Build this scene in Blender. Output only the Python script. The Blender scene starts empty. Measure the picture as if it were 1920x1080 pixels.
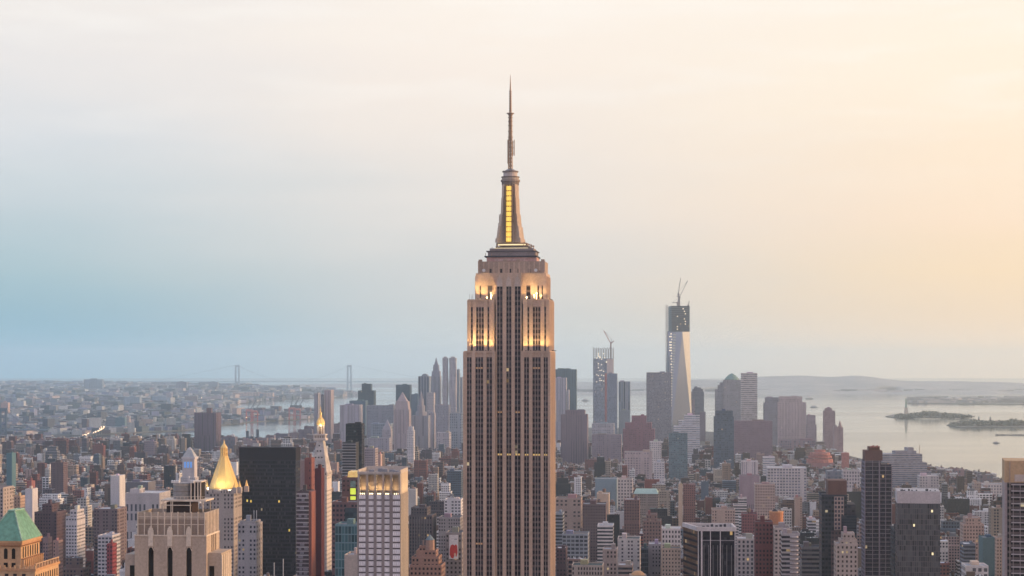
import bpy, math, random
import numpy as np
from math import sin, cos, pi, radians, sqrt
random.seed(7)
C = bpy.context.scene.collection
SC = bpy.context.scene

# ------------------------------------------------------------------ camera, world, sun, exposure
F = 3600.0; EYE = 260.0; HY = 680.0            # focal length in photo pixels, eye height, eye-level row
cam = bpy.data.cameras.new('camera'); camo = bpy.data.objects.new('camera', cam); C.objects.link(camo)
camo.location = (0, 0, EYE); camo.rotation_euler = (radians(90), 0, 0)
cam.sensor_width = 36; cam.lens = 36 * F / 1920.0
cam.shift_y = (HY - 540) / 1920.0
cam.clip_start = 1; cam.clip_end = 200000
SC.camera = camo
SC.view_settings.view_transform = 'Standard'; SC.view_settings.look = 'None'
SC.view_settings.exposure = 0.0; SC.view_settings.gamma = 1
SC.cycles.use_denoising = True
SC.cycles.max_bounces = 7; SC.cycles.diffuse_bounces = 2; SC.cycles.glossy_bounces = 2
SC.cycles.volume_bounces = 6; SC.cycles.sample_clamp_indirect = 4

SUN_AZ, SUN_EL = 82.0, 9.0                      # degrees right of the view direction, above the horizon
w = bpy.data.worlds.new('World'); SC.world = w; w.use_nodes = True
nt = w.node_tree; nt.nodes.clear(); N = nt.nodes; L = nt.links
def _in(nt, s, v):
    if hasattr(v, 'is_linked') or hasattr(v, 'links'): nt.links.new(v, s)
    else: s.default_value = v
def MATH(nt, op, a, b=0.0, c=0.0, clamp=False):
    n = nt.nodes.new('ShaderNodeMath'); n.operation = op; n.use_clamp = clamp
    for i, v in enumerate((a, b, c)): _in(nt, n.inputs[i], v)
    return n.outputs[0]
def MIXC(nt, f, a, b, blend='MIX'):
    n = nt.nodes.new('ShaderNodeMix'); n.data_type = 'RGBA'; n.blend_type = blend
    _in(nt, n.inputs[0], f)
    for s, v in ((n.inputs[6], a), (n.inputs[7], b)):
        if isinstance(v, tuple): v = (*v[:3], 1)
        _in(nt, s, v)
    return n.outputs[2]
def RAMP(nt, f, stops, mode='LINEAR'):
    n = nt.nodes.new('ShaderNodeValToRGB'); n.color_ramp.interpolation = mode
    _in(nt, n.inputs[0], f); e = n.color_ramp.elements
    while len(e) < len(stops): e.new(0.5)
    for q, (p, c) in zip(e, stops): q.position = p; q.color = (*c, 1) if len(c) == 3 else c
    return n.outputs[0]
def MAPR(nt, v, a, b, c=0.0, d=1.0, smooth=True):
    n = nt.nodes.new('ShaderNodeMapRange'); n.interpolation_type = 'SMOOTHSTEP' if smooth else 'LINEAR'
    _in(nt, n.inputs[0], v); n.inputs[1].default_value = a; n.inputs[2].default_value = b
    n.inputs[3].default_value = c; n.inputs[4].default_value = d
    return n.outputs[0]
tc = N.new('ShaderNodeTexCoord'); sep = N.new('ShaderNodeSeparateXYZ'); L.new(tc.outputs['Generated'], sep.inputs[0])
dx, dy, dz = sep.outputs
# soft cloud warp of the elevation so the veil is not a perfect gradient
mp = N.new('ShaderNodeMapping'); mp.inputs['Scale'].default_value = (3, 3, 16); L.new(tc.outputs['Generated'], mp.inputs[0])
no = N.new('ShaderNodeTexNoise'); no.inputs['Scale'].default_value = 1.6; no.inputs['Detail'].default_value = 4; no.inputs['Roughness'].default_value = .5
L.new(mp.outputs[0], no.inputs[0]); nz = MATH(nt, 'SUBTRACT', no.outputs[0], .5)
el0 = MATH(nt, 'MAXIMUM', dz, 0.0)
amp = MATH(nt, 'MULTIPLY', nz, MAPR(nt, el0, 0.0, .12, .004, .055))
el = MATH(nt, 'ADD', el0, amp, clamp=True)
rr = MATH(nt, 'SQRT', MATH(nt, 'ADD', MATH(nt, 'MULTIPLY', dx, dx), MATH(nt, 'ADD', MATH(nt, 'MULTIPLY', dy, dy), 1e-6)))
ux = MATH(nt, 'DIVIDE', dx, rr); uy = MATH(nt, 'DIVIDE', dy, rr)
uxw = MATH(nt, 'ADD', ux, MATH(nt, 'MULTIPLY', nz, .10))
def s2l(h):
    h = h.lstrip('#'); o = []
    for i in (0, 2, 4):
        c = int(h[i:i+2], 16) / 255; o.append(c/12.92 if c <= .04045 else ((c+.055)/1.055)**2.4)
    return tuple(o)
S = lambda px: px / F                            # sine of elevation from pixels above eye level
SKL = RAMP(nt, el, [(0, (.27, .50, .62)), (S(60), (.28, .48, .58)), (S(170), s2l('a9c3cb')), (S(270), s2l('c6d1d6')), (S(400), s2l('dadde0')), (S(560), s2l('e9e5e3')), (S(700), s2l('f2ece6')), (.235, (1.05, 1.5, 1.9)), (.36, (.85, 1.1, 1.4)), (1, (.42, .52, .80))])  # the next ramps too: raised above the frame top to light the haze
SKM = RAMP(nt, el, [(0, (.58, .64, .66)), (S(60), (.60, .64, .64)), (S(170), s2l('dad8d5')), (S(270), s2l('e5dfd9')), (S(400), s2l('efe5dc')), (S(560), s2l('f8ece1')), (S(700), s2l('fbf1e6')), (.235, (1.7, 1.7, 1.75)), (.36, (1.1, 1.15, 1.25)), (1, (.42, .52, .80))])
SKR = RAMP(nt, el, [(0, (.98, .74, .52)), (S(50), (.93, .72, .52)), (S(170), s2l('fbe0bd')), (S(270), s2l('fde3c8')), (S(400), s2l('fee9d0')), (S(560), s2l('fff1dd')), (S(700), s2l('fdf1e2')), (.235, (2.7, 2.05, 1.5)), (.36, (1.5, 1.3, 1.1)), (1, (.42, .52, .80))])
SKW = RAMP(nt, el, [(0, (3.6, 2.2, 1.15)), (.08, (3.4, 2.1, 1.15)), (.2, (1.5, 1.2, .9)), (.5, (.72, .68, .68)), (1, (.42, .52, .80))])  # western sky raised beyond the frame to brighten the haze
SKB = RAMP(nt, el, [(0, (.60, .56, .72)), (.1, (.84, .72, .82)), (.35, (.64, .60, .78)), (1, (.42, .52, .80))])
SKE = RAMP(nt, el, [(0, (.70, 1.2, 1.6)), (.1, (.9, 1.25, 1.6)), (.35, (.52, .66, .92)), (1, (.42, .52, .80))])  # left side sky raised out of view as added blue haze light
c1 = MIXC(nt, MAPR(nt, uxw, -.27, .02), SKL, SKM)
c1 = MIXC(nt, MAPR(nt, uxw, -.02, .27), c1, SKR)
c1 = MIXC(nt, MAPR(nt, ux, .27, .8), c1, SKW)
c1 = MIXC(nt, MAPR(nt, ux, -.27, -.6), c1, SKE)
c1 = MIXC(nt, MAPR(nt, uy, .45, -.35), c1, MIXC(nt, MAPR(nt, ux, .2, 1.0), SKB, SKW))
# faint brighter cloud streaks high on the right
n2 = N.new('ShaderNodeTexNoise'); n2.inputs['Scale'].default_value = 5; n2.inputs['Detail'].default_value = 5
mp2 = N.new('ShaderNodeMapping'); mp2.inputs['Scale'].default_value = (2.2, 2.2, 14); mp2.inputs['Rotation'].default_value = (0, radians(-8), 0); L.new(tc.outputs['Generated'], mp2.inputs[0]); L.new(mp2.outputs[0], n2.inputs[0])
st = MATH(nt, 'MULTIPLY', MAPR(nt, n2.outputs[0], .46, .70), MAPR(nt, el0, .06, .17, 0, .24))
c1 = MIXC(nt, st, c1, (1.0, .97, .92))
glow = MATH(nt, 'ADD', 1.0, MAPR(nt, el0, 0.0, .03, .12, 0.0))      # sky raised low on the horizon to light the haze
c1 = MIXC(nt, 1.0, c1, glow, 'MULTIPLY')
sky = N.new('ShaderNodeTexSky'); sky.sky_type = 'NISHITA'; sky.sun_disc = False
sky.sun_elevation = radians(SUN_EL); sky.sun_rotation = radians(SUN_AZ); sky.altitude = 100; sky.dust_density = 3
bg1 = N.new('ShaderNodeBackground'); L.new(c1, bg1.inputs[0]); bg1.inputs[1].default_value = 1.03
bg2 = N.new('ShaderNodeBackground'); L.new(sky.outputs[0], bg2.inputs[0]); bg2.inputs[1].default_value = 0.004
ad = N.new('ShaderNodeAddShader'); L.new(bg1.outputs[0], ad.inputs[0]); L.new(bg2.outputs[0], ad.inputs[1])
wo = N.new('ShaderNodeOutputWorld'); L.new(ad.outputs[0], wo.inputs[0])
sl = bpy.data.lights.new('sun', 'SUN'); sl.energy = 3.0; sl.angle = radians(10); sl.color = (1.0, .62, .33)
so = bpy.data.objects.new('sun', sl); C.objects.link(so)
from mathutils import Vector
sd = Vector((sin(radians(SUN_AZ))*cos(radians(SUN_EL)), cos(radians(SUN_AZ))*cos(radians(SUN_EL)), sin(radians(SUN_EL))))
so.rotation_euler = sd.to_track_quat('Z', 'Y').to_euler(); so.location = (0, 0, 900)

HAZE_DENSITY = 0.44e-4; HAZE_COLOR = (.79, .92, 1.0); HAZE_G = .80

# ------------------------------------------------------------------ materials
def newmat(name):
    m = bpy.data.materials.new(name); m.use_nodes = True
    return m, m.node_tree, m.node_tree.nodes['Principled BSDF']
def attr(nt, name):
    n = nt.nodes.new('ShaderNodeAttribute'); n.attribute_name = name; return n
def facade_material():
    m, t, b = newmat('facade')
    uv = t.nodes.new('ShaderNodeUVMap'); uv.uv_map = 'UVMap'
    s = t.nodes.new('ShaderNodeSeparateXYZ'); t.links.new(uv.outputs[0], s.inputs[0])
    u, v = s.outputs[0], s.outputs[1]
    wp = t.nodes.new('ShaderNodeSeparateXYZ'); t.links.new(attr(t, 'wp').outputs['Vector'], wp.inputs[0])
    fu = MATH(t, 'FRACT', u); fv = MATH(t, 'FRACT', v)
    mu = MATH(t, 'LESS_THAN', MATH(t, 'ABSOLUTE', MATH(t, 'SUBTRACT', fu, .5)), MATH(t, 'MULTIPLY', wp.outputs[0], .5))
    mv = MATH(t, 'LESS_THAN', MATH(t, 'ABSOLUTE', MATH(t, 'SUBTRACT', fv, .5)), MATH(t, 'MULTIPLY', wp.outputs[1], .5))
    mask = MATH(t, 'MULTIPLY', MATH(t, 'MULTIPLY', mu, mv), MATH(t, 'GREATER_THAN', wp.outputs[0], .01))
    # some bays and some floors are blank, so that no facade is one even grid
    for src, thr in ((u, .13), (MATH(t, 'ADD', v, 500.0), .07)):
        w1 = t.nodes.new('ShaderNodeTexWhiteNoise'); w1.noise_dimensions = '1D'; t.links.new(MATH(t, 'FLOOR', src), w1.inputs['W'])
        keep = MATH(t, 'MAXIMUM', MATH(t, 'GREATER_THAN', w1.outputs['Value'], thr), MATH(t, 'GREATER_THAN', wp.outputs[0], .64))
        mask = MATH(t, 'MULTIPLY', mask, keep)
    cv = t.nodes.new('ShaderNodeCombineXYZ'); t.links.new(MATH(t, 'FLOOR', u), cv.inputs[0]); t.links.new(MATH(t, 'FLOOR', v), cv.inputs[1])
    wn = t.nodes.new('ShaderNodeTexWhiteNoise'); wn.noise_dimensions = '2D'; t.links.new(cv.outputs[0], wn.inputs['Vector'])
    r3 = t.nodes.new('ShaderNodeSeparateColor'); t.links.new(wn.outputs['Color'], r3.inputs[0])
    wc = attr(t, 'wc').outputs['Color']
    win = MIXC(t, 1.0, wc, MATH(t, 'ADD', MATH(t, 'MULTIPLY', r3.outputs[0], 1.1), .45), 'MULTIPLY')
    win = MIXC(t, MATH(t, 'MULTIPLY', MATH(t, 'GREATER_THAN', r3.outputs[1], .84), .6), win, MIXC(t, .35, wc, (.20, .19, .20)))
    lit = MATH(t, 'MULTIPLY', mask, MATH(t, 'LESS_THAN', r3.outputs[2], wp.outputs[2]))
    geo = t.nodes.new('ShaderNodeNewGeometry')
    mp = t.nodes.new('ShaderNodeMapping'); mp.inputs['Scale'].default_value = (.12, .12, .03); t.links.new(geo.outputs['Position'], mp.inputs[0])
    nn = t.nodes.new('ShaderNodeTexNoise'); nn.inputs['Scale'].default_value = 1.0; nn.inputs['Detail'].default_value = 6; t.links.new(mp.outputs[0], nn.inputs[0])
    n3 = t.nodes.new('ShaderNodeTexNoise'); n3.inputs['Scale'].default_value = .9; n3.inputs['Detail'].default_value = 4; t.links.new(geo.outputs['Position'], n3.inputs[0])
    k = MATH(t, 'ADD', MATH(t, 'MULTIPLY', nn.outputs[0], .6), MATH(t, 'ADD', MATH(t, 'MULTIPLY', n3.outputs[0], .6), .40))
    wall = MIXC(t, 1.0, attr(t, 'col').outputs['Color'], k, 'MULTIPLY')
    t.links.new(MIXC(t, mask, wall, win), b.inputs['Base Color'])
    t.links.new(MAPR(t, mask, 0, 1, .88, .22, False), b.inputs['Roughness'])
    t.links.new(MIXC(t, r3.outputs[0], (1, .62, .25), (1, .82, .5)), b.inputs['Emission Color'])
    t.links.new(MATH(t, 'MULTIPLY', lit, MATH(t, 'ADD', MATH(t, 'MULTIPLY', r3.outputs[1], .45), .12)), b.inputs['Emission Strength'])
    b.inputs['Specular IOR Level'].default_value = .18
    return m
FACADE = facade_material()
def plain(name, col, rough=.7, metal=0.0, emit=None, es=0.0, noise=.25, scale=.5, col2=None):
    m, t, b = newmat(name)
    geo = t.nodes.new('ShaderNodeNewGeometry'); nn = t.nodes.new('ShaderNodeTexNoise'); nn.inputs['Scale'].default_value = scale; nn.inputs['Detail'].default_value = 6
    t.links.new(geo.outputs['Position'], nn.inputs[0])
    c2 = col2 or tuple(c * (1 - noise * 1.6) for c in col)
    t.links.new(MIXC(t, MAPR(t, nn.outputs[0], .3, .7), c2, col), b.inputs['Base Color'])
    b.inputs['Roughness'].default_value = rough; b.inputs['Metallic'].default_value = metal
    if emit: b.inputs['Emission Color'].default_value = (*emit, 1); b.inputs['Emission Strength'].default_value = es
    return m
STONE = plain('pale_limestone', (.46, .40, .33), .9, scale=.25)
GOLD = plain('gilded_tile', (.99, .66, .22), .45, .1, noise=.10, scale=1.2)
COPPER = plain('green_copper', (.20, .42, .30), .7, noise=.2, scale=.6)
STEEL = plain('weathered_steel', (.33, .29, .27), .5, .5, scale=1)
DARKM = plain('dark_metal', (.04, .04, .045), .5, .3, scale=1)
RUST = plain('bronze_antenna', (.42, .28, .19), .6, .3, scale=2)
WHITE = plain('white_paint', (.72, .69, .67), .6, noise=.1)
GLOWY = plain('lit_window_yellow', (.9, .65, .15), .4, 0, (1, .66, .10), .85, .1, 2)
GLOWW = plain('lit_band', (.9, .8, .5), .4, 0, (1, .80, .42), .95, .1, 2)
GLOWG = plain('lit_window_green', (.6, .7, .1), .4, 0, (.72, .86, .06), .75, .1, 2)
GLOWB = plain('lit_window_blue', (.2, .4, .8), .4, 0, (.10, .38, 1.0), .45, .1, 2)
LAMPM = plain('lamp_glow', (1, .8, .5), .4, 0, (1, .62, .34), 7, .05, 2)
LAMPW = plain('floodlight_glow', (1, .9, .7), .4, 0, (1, .80, .48), 3.0, .05, 2)
REDM = plain('red_scaffold_net', (.52, .20, .17), .85, scale=.3)
TREE = plain('foliage', (.055, .085, .04), .9, scale=.2, col2=(.025, .045, .03))
WOOD = plain('water_tank_wood', (.16, .11, .08), .9, scale=2)

# ------------------------------------------------------------------ mesh builder
class MB:
    def __init__(s): s.v = []; s.f = []; s.col = []; s.wp = []; s.wc = []; s.uv = []
    def face(s, pts, col=(.4, .4, .4), win=None, uvs=None):
        i = len(s.v); s.v.extend(pts); n = len(pts); s.f.append(tuple(range(i, i+n)))
        s.col.append(col)
        if win is None: s.wp.append((0, 0, 0)); s.wc.append((0, 0, 0))
        else: s.wp.append((win[2], win[3], win[5])); s.wc.append(win[4])
        s.uv.extend(uvs if uvs else [(0.2, 0.2)] * n)
    def loft(s, A, z0, B, z1, col=(.4, .4, .4), win=None, roof=None, cap=True, bottom=False):
        """walls between polygon A at z0 and polygon B at z1 (same count, counter-clockwise)"""
        n = len(A); ou = random.randint(0, 900); ov = random.randint(0, 900)
        for i in range(n):
            j = (i+1) % n; a, b, c, d = A[i], A[j], B[j], B[i]
            wd = sqrt((b[0]-a[0])**2 + (b[1]-a[1])**2)
            uvs = None
            if win:
                nu = max(1, round(wd / win[0])); nv = max(1, round((z1 - z0) / win[1]))
                o = ou + i*37
                uvs = [(o, ov), (o+nu, ov), (o+nu, ov+nv), (o, ov+nv)]
            s.face([(a[0], a[1], z0), (b[0], b[1], z0), (c[0], c[1], z1), (d[0], d[1], z1)], col, win, uvs)
        if cap: s.face([(p[0], p[1], z1) for p in B], roof or col)
        if bottom: s.face([(p[0], p[1], z0) for p in reversed(A)], col)
    def box(s, x0, x1, y0, y1, z0, z1, col=(.4, .4, .4), win=None, roof=None, bottom=False):
        P = [(x0, y0), (x1, y0), (x1, y1), (x0, y1)]
        s.loft(P, z0, P, z1, col, win, roof, True, bottom)
    def cyl(s, cx, cy, r0, r1, z0, z1, n=12, col=(.4, .4, .4), win=None, roof=None, rot=0.0, sy=1.0, bottom=True):
        A = [(cx+r0*cos(rot+2*pi*k/n), cy+sy*r0*sin(rot+2*pi*k/n)) for k in range(n)]
        B = [(cx+r1*cos(rot+2*pi*k/n), cy+sy*r1*sin(rot+2*pi*k/n)) for k in range(n)]
        s.loft(A, z0, B, z1, col, win, roof, r1 > .01, True)
    def tube(s, p, q, r, n=4, col=(.3, .3, .3)):
        p = Vector(p); q = Vector(q); d = (q-p).normalized()
        a = d.cross(Vector((0, 0, 1)) if abs(d.z) < .9 else Vector((1, 0, 0))).normalized(); b = d.cross(a)
        R = [a*cos(2*pi*k/n)*r + b*sin(2*pi*k/n)*r for k in range(n)]
        for k in range(n):
            j = (k+1) % n
            s.face([tuple(p+R[j]), tuple(p+R[k]), tuple(q+R[k]), tuple(q+R[j])], col)
        s.face([tuple(p+e) for e in R], col); s.face([tuple(q+e) for e in reversed(R)], col)
    def build(s, name, parent=None, mat=None, loc=None, rz=0.0):
        me = bpy.data.meshes.new(name)
        nv = len(s.v); nf = len(s.f); nl = sum(len(f) for f in s.f)
        me.vertices.add(nv); me.vertices.foreach_set('co', np.array(s.v, dtype=np.float32).ravel())
        me.loops.add(nl); me.loops.foreach_set('vertex_index', np.concatenate([np.array(f) for f in s.f]) if nf < 1 else np.array([i for f in s.f for i in f], dtype=np.int32))
        me.polygons.add(nf); ln = np.array([len(f) for f in s.f], dtype=np.int32); st = np.zeros(nf, dtype=np.int32); st[1:] = np.cumsum(ln)[:-1]
        me.polygons.foreach_set('loop_start', st); me.polygons.foreach_set('loop_total', ln)
        me.update(calc_edges=True)
        u = me.uv_layers.new(name='UVMap'); u.data.foreach_set('uv', np.array(s.uv, dtype=np.float32).ravel())
        a = me.attributes.new('col', 'FLOAT_COLOR', 'FACE'); a.data.foreach_set('color', np.array([(*c, 1) for c in s.col], dtype=np.float32).ravel())
        a = me.attributes.new('wc', 'FLOAT_COLOR', 'FACE'); a.data.foreach_set('color', np.array([(*c, 1) for c in s.wc], dtype=np.float32).ravel())
        a = me.attributes.new('wp', 'FLOAT_VECTOR', 'FACE'); a.data.foreach_set('vector', np.array(s.wp, dtype=np.float32).ravel())
        me.materials.append(mat or FACADE)
        o = bpy.data.objects.new(name, me); C.objects.link(o)
        if parent: o.parent = parent
        if loc: o.location = loc
        o.rotation_euler.z = rz
        return o
def tag(o, label=None, cat=None, group=None, kind=None):
    if label: o['label'] = label
    if cat: o['category'] = cat
    if group: o['group'] = group
    if kind: o['kind'] = kind
    return o
HEROES = []        # (px0, px1, lowest visible row, distance, world centre, radius, short name)
YAW = radians(-5)
class Site:
    """a building site: local x along the front, y into the depth; pixel helpers at distance d"""
    def __init__(s, name, label, cat, x0, x1, d, yvis, depth, short=None, yaw=None, group=None, foot=None):
        s.K = d / F; s.cx = (x0+x1)/2; s.d = d; s.w = (x1-x0)*s.K; s.D = depth
        s.yaw = YAW if yaw is None else yaw
        o = bpy.data.objects.new(name, None); C.objects.link(o); o.empty_display_size = 5
        o.location = ((s.cx-960)*s.K, d, LAND_Z); o.rotation_euler.z = s.yaw; s.o = o
        tag(o, label, cat, group)
        cc = (o.location.x - sin(s.yaw)*depth/2, d + cos(s.yaw)*depth/2)
        ms = max(0, (F*math.tan(-s.yaw)+960-x1)) * depth/(d+depth)
        HEROES.append((x0-1, x1+ms+1, yvis, d, cc, (foot or max(s.w, depth))*.56+2, short or name.replace('_', ' '), o, s.w/2, depth/2, s.yaw, s))
    def x(s, px): return (px-s.cx)*s.K
    def z(s, py, back=0.0): return EYE-(py-HY)*(s.d+back)/F - LAND_Z
LAND_Z = 3.0
def W(pu=3.4, pv=3.6, wx=.5, wy=.5, wc=(.026, .028, .04), lit=.007): return (pu, pv, wx, wy, wc, lit)
GRID = W(); SMALL = W(3.0, 3.4, .4, .45); RIB = W(4, 3.6, 1.0, .5, (.06, .07, .09)); STR = W(3.6, 3.7, .5, 1.0, (.05, .055, .07))
GLASS = W(1.6, 3.9, .88, .86, (.07, .10, .13), .012); DGLASS = W(1.6, 3.9, .9, .8, (.03, .035, .05), .006)
LT = (.52, .49, .46); CR = (.50, .42, .34); TN = (.38, .28, .21); BR = (.17, .11, .09); RD = (.24, .09, .075); GY = (.27, .27, .29); DK = (.05, .05, .06); WT = (.68, .66, .65); PK = (.42, .29, .26); BL = (.13, .17, .22); MR = (.12, .035, .04)
# ------------------------------------------------------------------ ground, water, far land
def pxg(px, py, z=0.0):
    d = (EYE-z)*F/(py-HY); return ((px-960)/F*d, d)
def sheet(name, pts, z, mat, kind='structure', thick=None):
    me = bpy.data.meshes.new(name); n = len(pts)
    if thick:
        v = [(x, y, z-thick) for x, y in pts] + [(x, y, z) for x, y in pts]
        f = [tuple(range(n, 2*n))] + [(i, (i+1) % n, n+(i+1) % n, n+i) for i in range(n)]
    else: v = [(x, y, z) for x, y in pts]; f = [tuple(range(n))]
    me.from_pydata(v, [], f); me.materials.append(mat); me.update()
    o = bpy.data.objects.new(name, me); C.objects.link(o); o['kind'] = kind
    return o
def water_material():
    m, t, b = newmat('water_surface')
    b.inputs['Base Color'].default_value = (.05, .075, .085, 1); b.inputs['Roughness'].default_value = .18
    b.inputs['IOR'].default_value = 1.33
    geo = t.nodes.new('ShaderNodeNewGeometry'); nn = t.nodes.new('ShaderNodeTexNoise'); nn.inputs['Scale'].default_value = .02; nn.inputs['Detail'].default_value = 8
    mp = t.nodes.new('ShaderNodeMapping'); mp.inputs['Scale'].default_value = (.35, 1, 1); t.links.new(geo.outputs['Position'], mp.inputs[0]); t.links.new(mp.outputs[0], nn.inputs[0])
    bp = t.nodes.new('ShaderNodeBump'); bp.inputs['Strength'].default_value = .012; bp.inputs['Distance'].default_value = 2; t.links.new(nn.outputs[0], bp.inputs['Height']); t.links.new(bp.outputs[0], b.inputs['Normal'])
    n2 = t.nodes.new('ShaderNodeTexNoise'); n2.inputs['Scale'].default_value = .0012; mp2 = t.nodes.new('ShaderNodeMapping'); mp2.inputs['Scale'].default_value = (.4, 1, 1)
    t.links.new(geo.outputs['Position'], mp2.inputs[0]); t.links.new(mp2.outputs[0], n2.inputs[0]); t.links.new(MAPR(t, n2.outputs[0], .35, .65, .07, .15), b.inputs['Roughness'])
    return m
WATER = water_material()
GROUND = plain('city_ground', (.09, .085, .085), .9, scale=.02, col2=(.045, .045, .05))
SCRUB = plain('far_land', (.075, .085, .08), .95, scale=.004, col2=(.15, .14, .13))
HILLM = plain('wooded_hill', (.42, .40, .37), .95, scale=.003, col2=(.30, .30, .28))  # hill colour paled beyond real woodland to carry distance haze
sheet('water', [(-20000, -2500), (20000, -2500), (20000, 32000), (-20000, 32000)], 0, WATER)
MANPX = [(-900, 838), (0, 836), (200, 832), (370, 829), (420, 826), (520, 826), (600, 822), (700, 812), (800, 806), (900, 803), (1150, 803), (1250, 806), (1350, 812), (1450, 822), (1530, 834), (1590, 856), (1640, 868), (1700, 880), (1780, 896), (1880, 918), (1960, 945), (2100, 1000), (2400, 1130), (3200, 1500), (6000, 3000)]
MAN = [pxg(a, b) for a, b in MANPX] + [(3000, -2000), (-4000, -2000)]
MAN = MAN[::-1]
sheet('ground', MAN, LAND_Z, GROUND, thick=3.5)
BKPX = [(-2500, 818), (0, 819), (150, 817), (230, 813), (300, 810), (365, 806), (400, 800), (470, 792), (590, 785), (612, 779), (590, 773), (520, 775), (440, 772), (400, 767), (440, 758), (500, 751), (560, 748), (640, 745), (662, 739), (600, 734), (520, 729), (430, 725), (300, 722), (100, 720), (-2500, 719)]
BK = [pxg(a, b) for a, b in BKPX]
sheet('far_shore', BK[::-1], LAND_Z, SCRUB, thick=3.5)
for pts in ([(243, 797), (300, 794), (366, 792), (370, 796), (300, 799.5), (250, 802)], [(262, 813), (366, 811.5), (366, 813), (265, 815)], [(180, 762), (240, 764), (330, 761), (345, 763), (260, 766)]):
    sheet('canal', [pxg(a, b, LAND_Z+1) for a, b in pts][::-1], LAND_Z+1, WATER)
def inpoly(P, x, y):
    c = False; j = len(P)-1
    for i in range(len(P)):
        if (P[i][1] > y) != (P[j][1] > y) and x < (P[j][0]-P[i][0])*(y-P[i][1])/(P[j][1]-P[i][1])+P[i][0]: c = not c
        j = i
    return c
# far hills across the bay: terrain strip with a real slope
def hills(name, prof, ybase, depth, nseg=220):
    d0 = EYE*F/(ybase-HY); me = bpy.data.meshes.new(name); v = []; f = []; M = 10
    xs = [prof[0][0] + (prof[-1][0]-prof[0][0])*i/nseg for i in range(nseg+1)]
    rnd = random.Random(3); ph = [rnd.random()*6 for _ in range(8)]
    for i, px in enumerate(xs):
        py = np.interp(px, [p[0] for p in prof], [p[1] for p in prof])
        for k in range(M+1):
            t = k/M; d = d0 + depth*t
            dr = d0 + depth*.7
            h = (EYE-(py-HY)*dr/F)
            prof_t = min(1, t/.7) if t < .7 else 1-(t-.7)/.3*.6
            edge = min(1, i/8, (nseg-i)/8)
            wob = 1 + .10*sum(sin(px*.011*(q+1)+ph[q]+t*3) / (q+1) for q in range(6))
            z = max(0, h*(prof_t**1.25)*edge*wob) + (2 if k else -1)
            v.append(((px-960)/F*d, d + 250*sin(px*.02)+120*sin(px*.057) if k < 3 else d, z))
    for i in range(nseg):
        for k in range(M):
            a = i*(M+1)+k; b = a+M+1; f.append((a, b, b+1, a+1))
    me.from_pydata(v, [], f); me.materials.append(HILLM); me.polygons.foreach_set('use_smooth', [True]*len(f)); me.update()
    o = bpy.data.objects.new(name, me); C.objects.link(o); o['kind'] = 'structure'
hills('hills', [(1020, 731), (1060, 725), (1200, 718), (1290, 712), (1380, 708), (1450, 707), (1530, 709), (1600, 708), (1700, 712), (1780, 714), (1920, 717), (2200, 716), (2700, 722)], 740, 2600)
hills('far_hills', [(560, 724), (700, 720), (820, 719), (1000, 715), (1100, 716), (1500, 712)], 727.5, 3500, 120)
def crowns(mb, cx, cy, rx, ry, z0, h, n, size, rot=0.0):
    """a mass of foliage from many small leaf-clump faces, over an ellipse"""
    for _ in range(n):
        a = random.random()*2*pi; r = sqrt(random.random()); lx = rx*r*cos(a); ly = ry*r*sin(a)
        x = cx+lx*cos(rot)-ly*sin(rot); y = cy+lx*sin(rot)+ly*cos(rot)
        hh = h*(.55+.45*random.random())*(1-.35*r*r); z = z0+hh*(.35+.65*random.random())
        s = size*(.5+random.random()); q = Vector((random.gauss(0, 1), random.gauss(0, 1), random.gauss(0, 1))).normalized()
        t1 = q.orthogonal().normalized()*s; t2 = q.cross(t1).normalized()*s*.7
        c = Vector((x, y, z)); mb.face([tuple(c-t1-t2*.4), tuple(c+t1*.3-t2), tuple(c+t1+t2*.5), tuple(c-t1*.2+t2)])
def island(name, pxs, ynear, yfar, trees, seed, houses=0):
    random.seed(seed); n = len(pxs)
    near = [pxg(px, ynear - (0 if 0 < i < n-1 else (ynear-yfar)*.4)) for i, px in enumerate(pxs)]
    far = [pxg(px, yfar) for px in reversed(pxs[1:-1])]
    sheet(name, near+far, 3.0, SCRUB, thick=3.5)
island('island', [1660, 1675, 1700, 1760, 1810, 1828], 783.5, 778, 0, 1)
island('island', [1775, 1800, 1850, 1925, 2050, 2090], 801.5, 792, 0, 2)
sheet('far_shore', [pxg(a, b) for a, b in [(1700, 757), (1800, 758), (1920, 758.5), (2500, 760), (2500, 746), (1920, 748), (1800, 751), (1715, 753)]], LAND_Z, SCRUB, thick=3.5)
random.seed(5)
mb = MB()
d = 9000; k = d/F
for px, rx, h in [(1738, 17, 36), (1720, 10, 24), (1756, 13, 30), (1775, 14, 24), (1795, 12, 20), (1812, 9, 14), (1688, 8, 18), (1707, 8, 20)]:
    crowns(mb, (px-960)*k, d+rx*.4, rx*k, 60, 3, h, 420, 5)
HTREE = plain('hazed_foliage', (.17, .17, .13), .95, scale=.05, col2=(.11, .12, .09))  # distance haze is put into this paler foliage colour
tag(mb.build('woods', None, HTREE), 'soft grove of trees covering the statue island', 'trees', kind='stuff')
mb = MB(); d = 7800; k = d/F
for px, rx, h in [(1815, 12, 22), (1835, 12, 28), (1860, 16, 24), (1885, 14, 22), (1908, 12, 30), (1935, 20, 26), (1970, 20, 24), (1797, 7, 12)]:
    crowns(mb, (px-960)*k, d+60, rx*k, 70, 3, h, 420, 5)
tag(mb.build('woods', None, HTREE), 'soft grove of trees on the nearer island with the brick halls', 'trees', kind='stuff')

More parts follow.
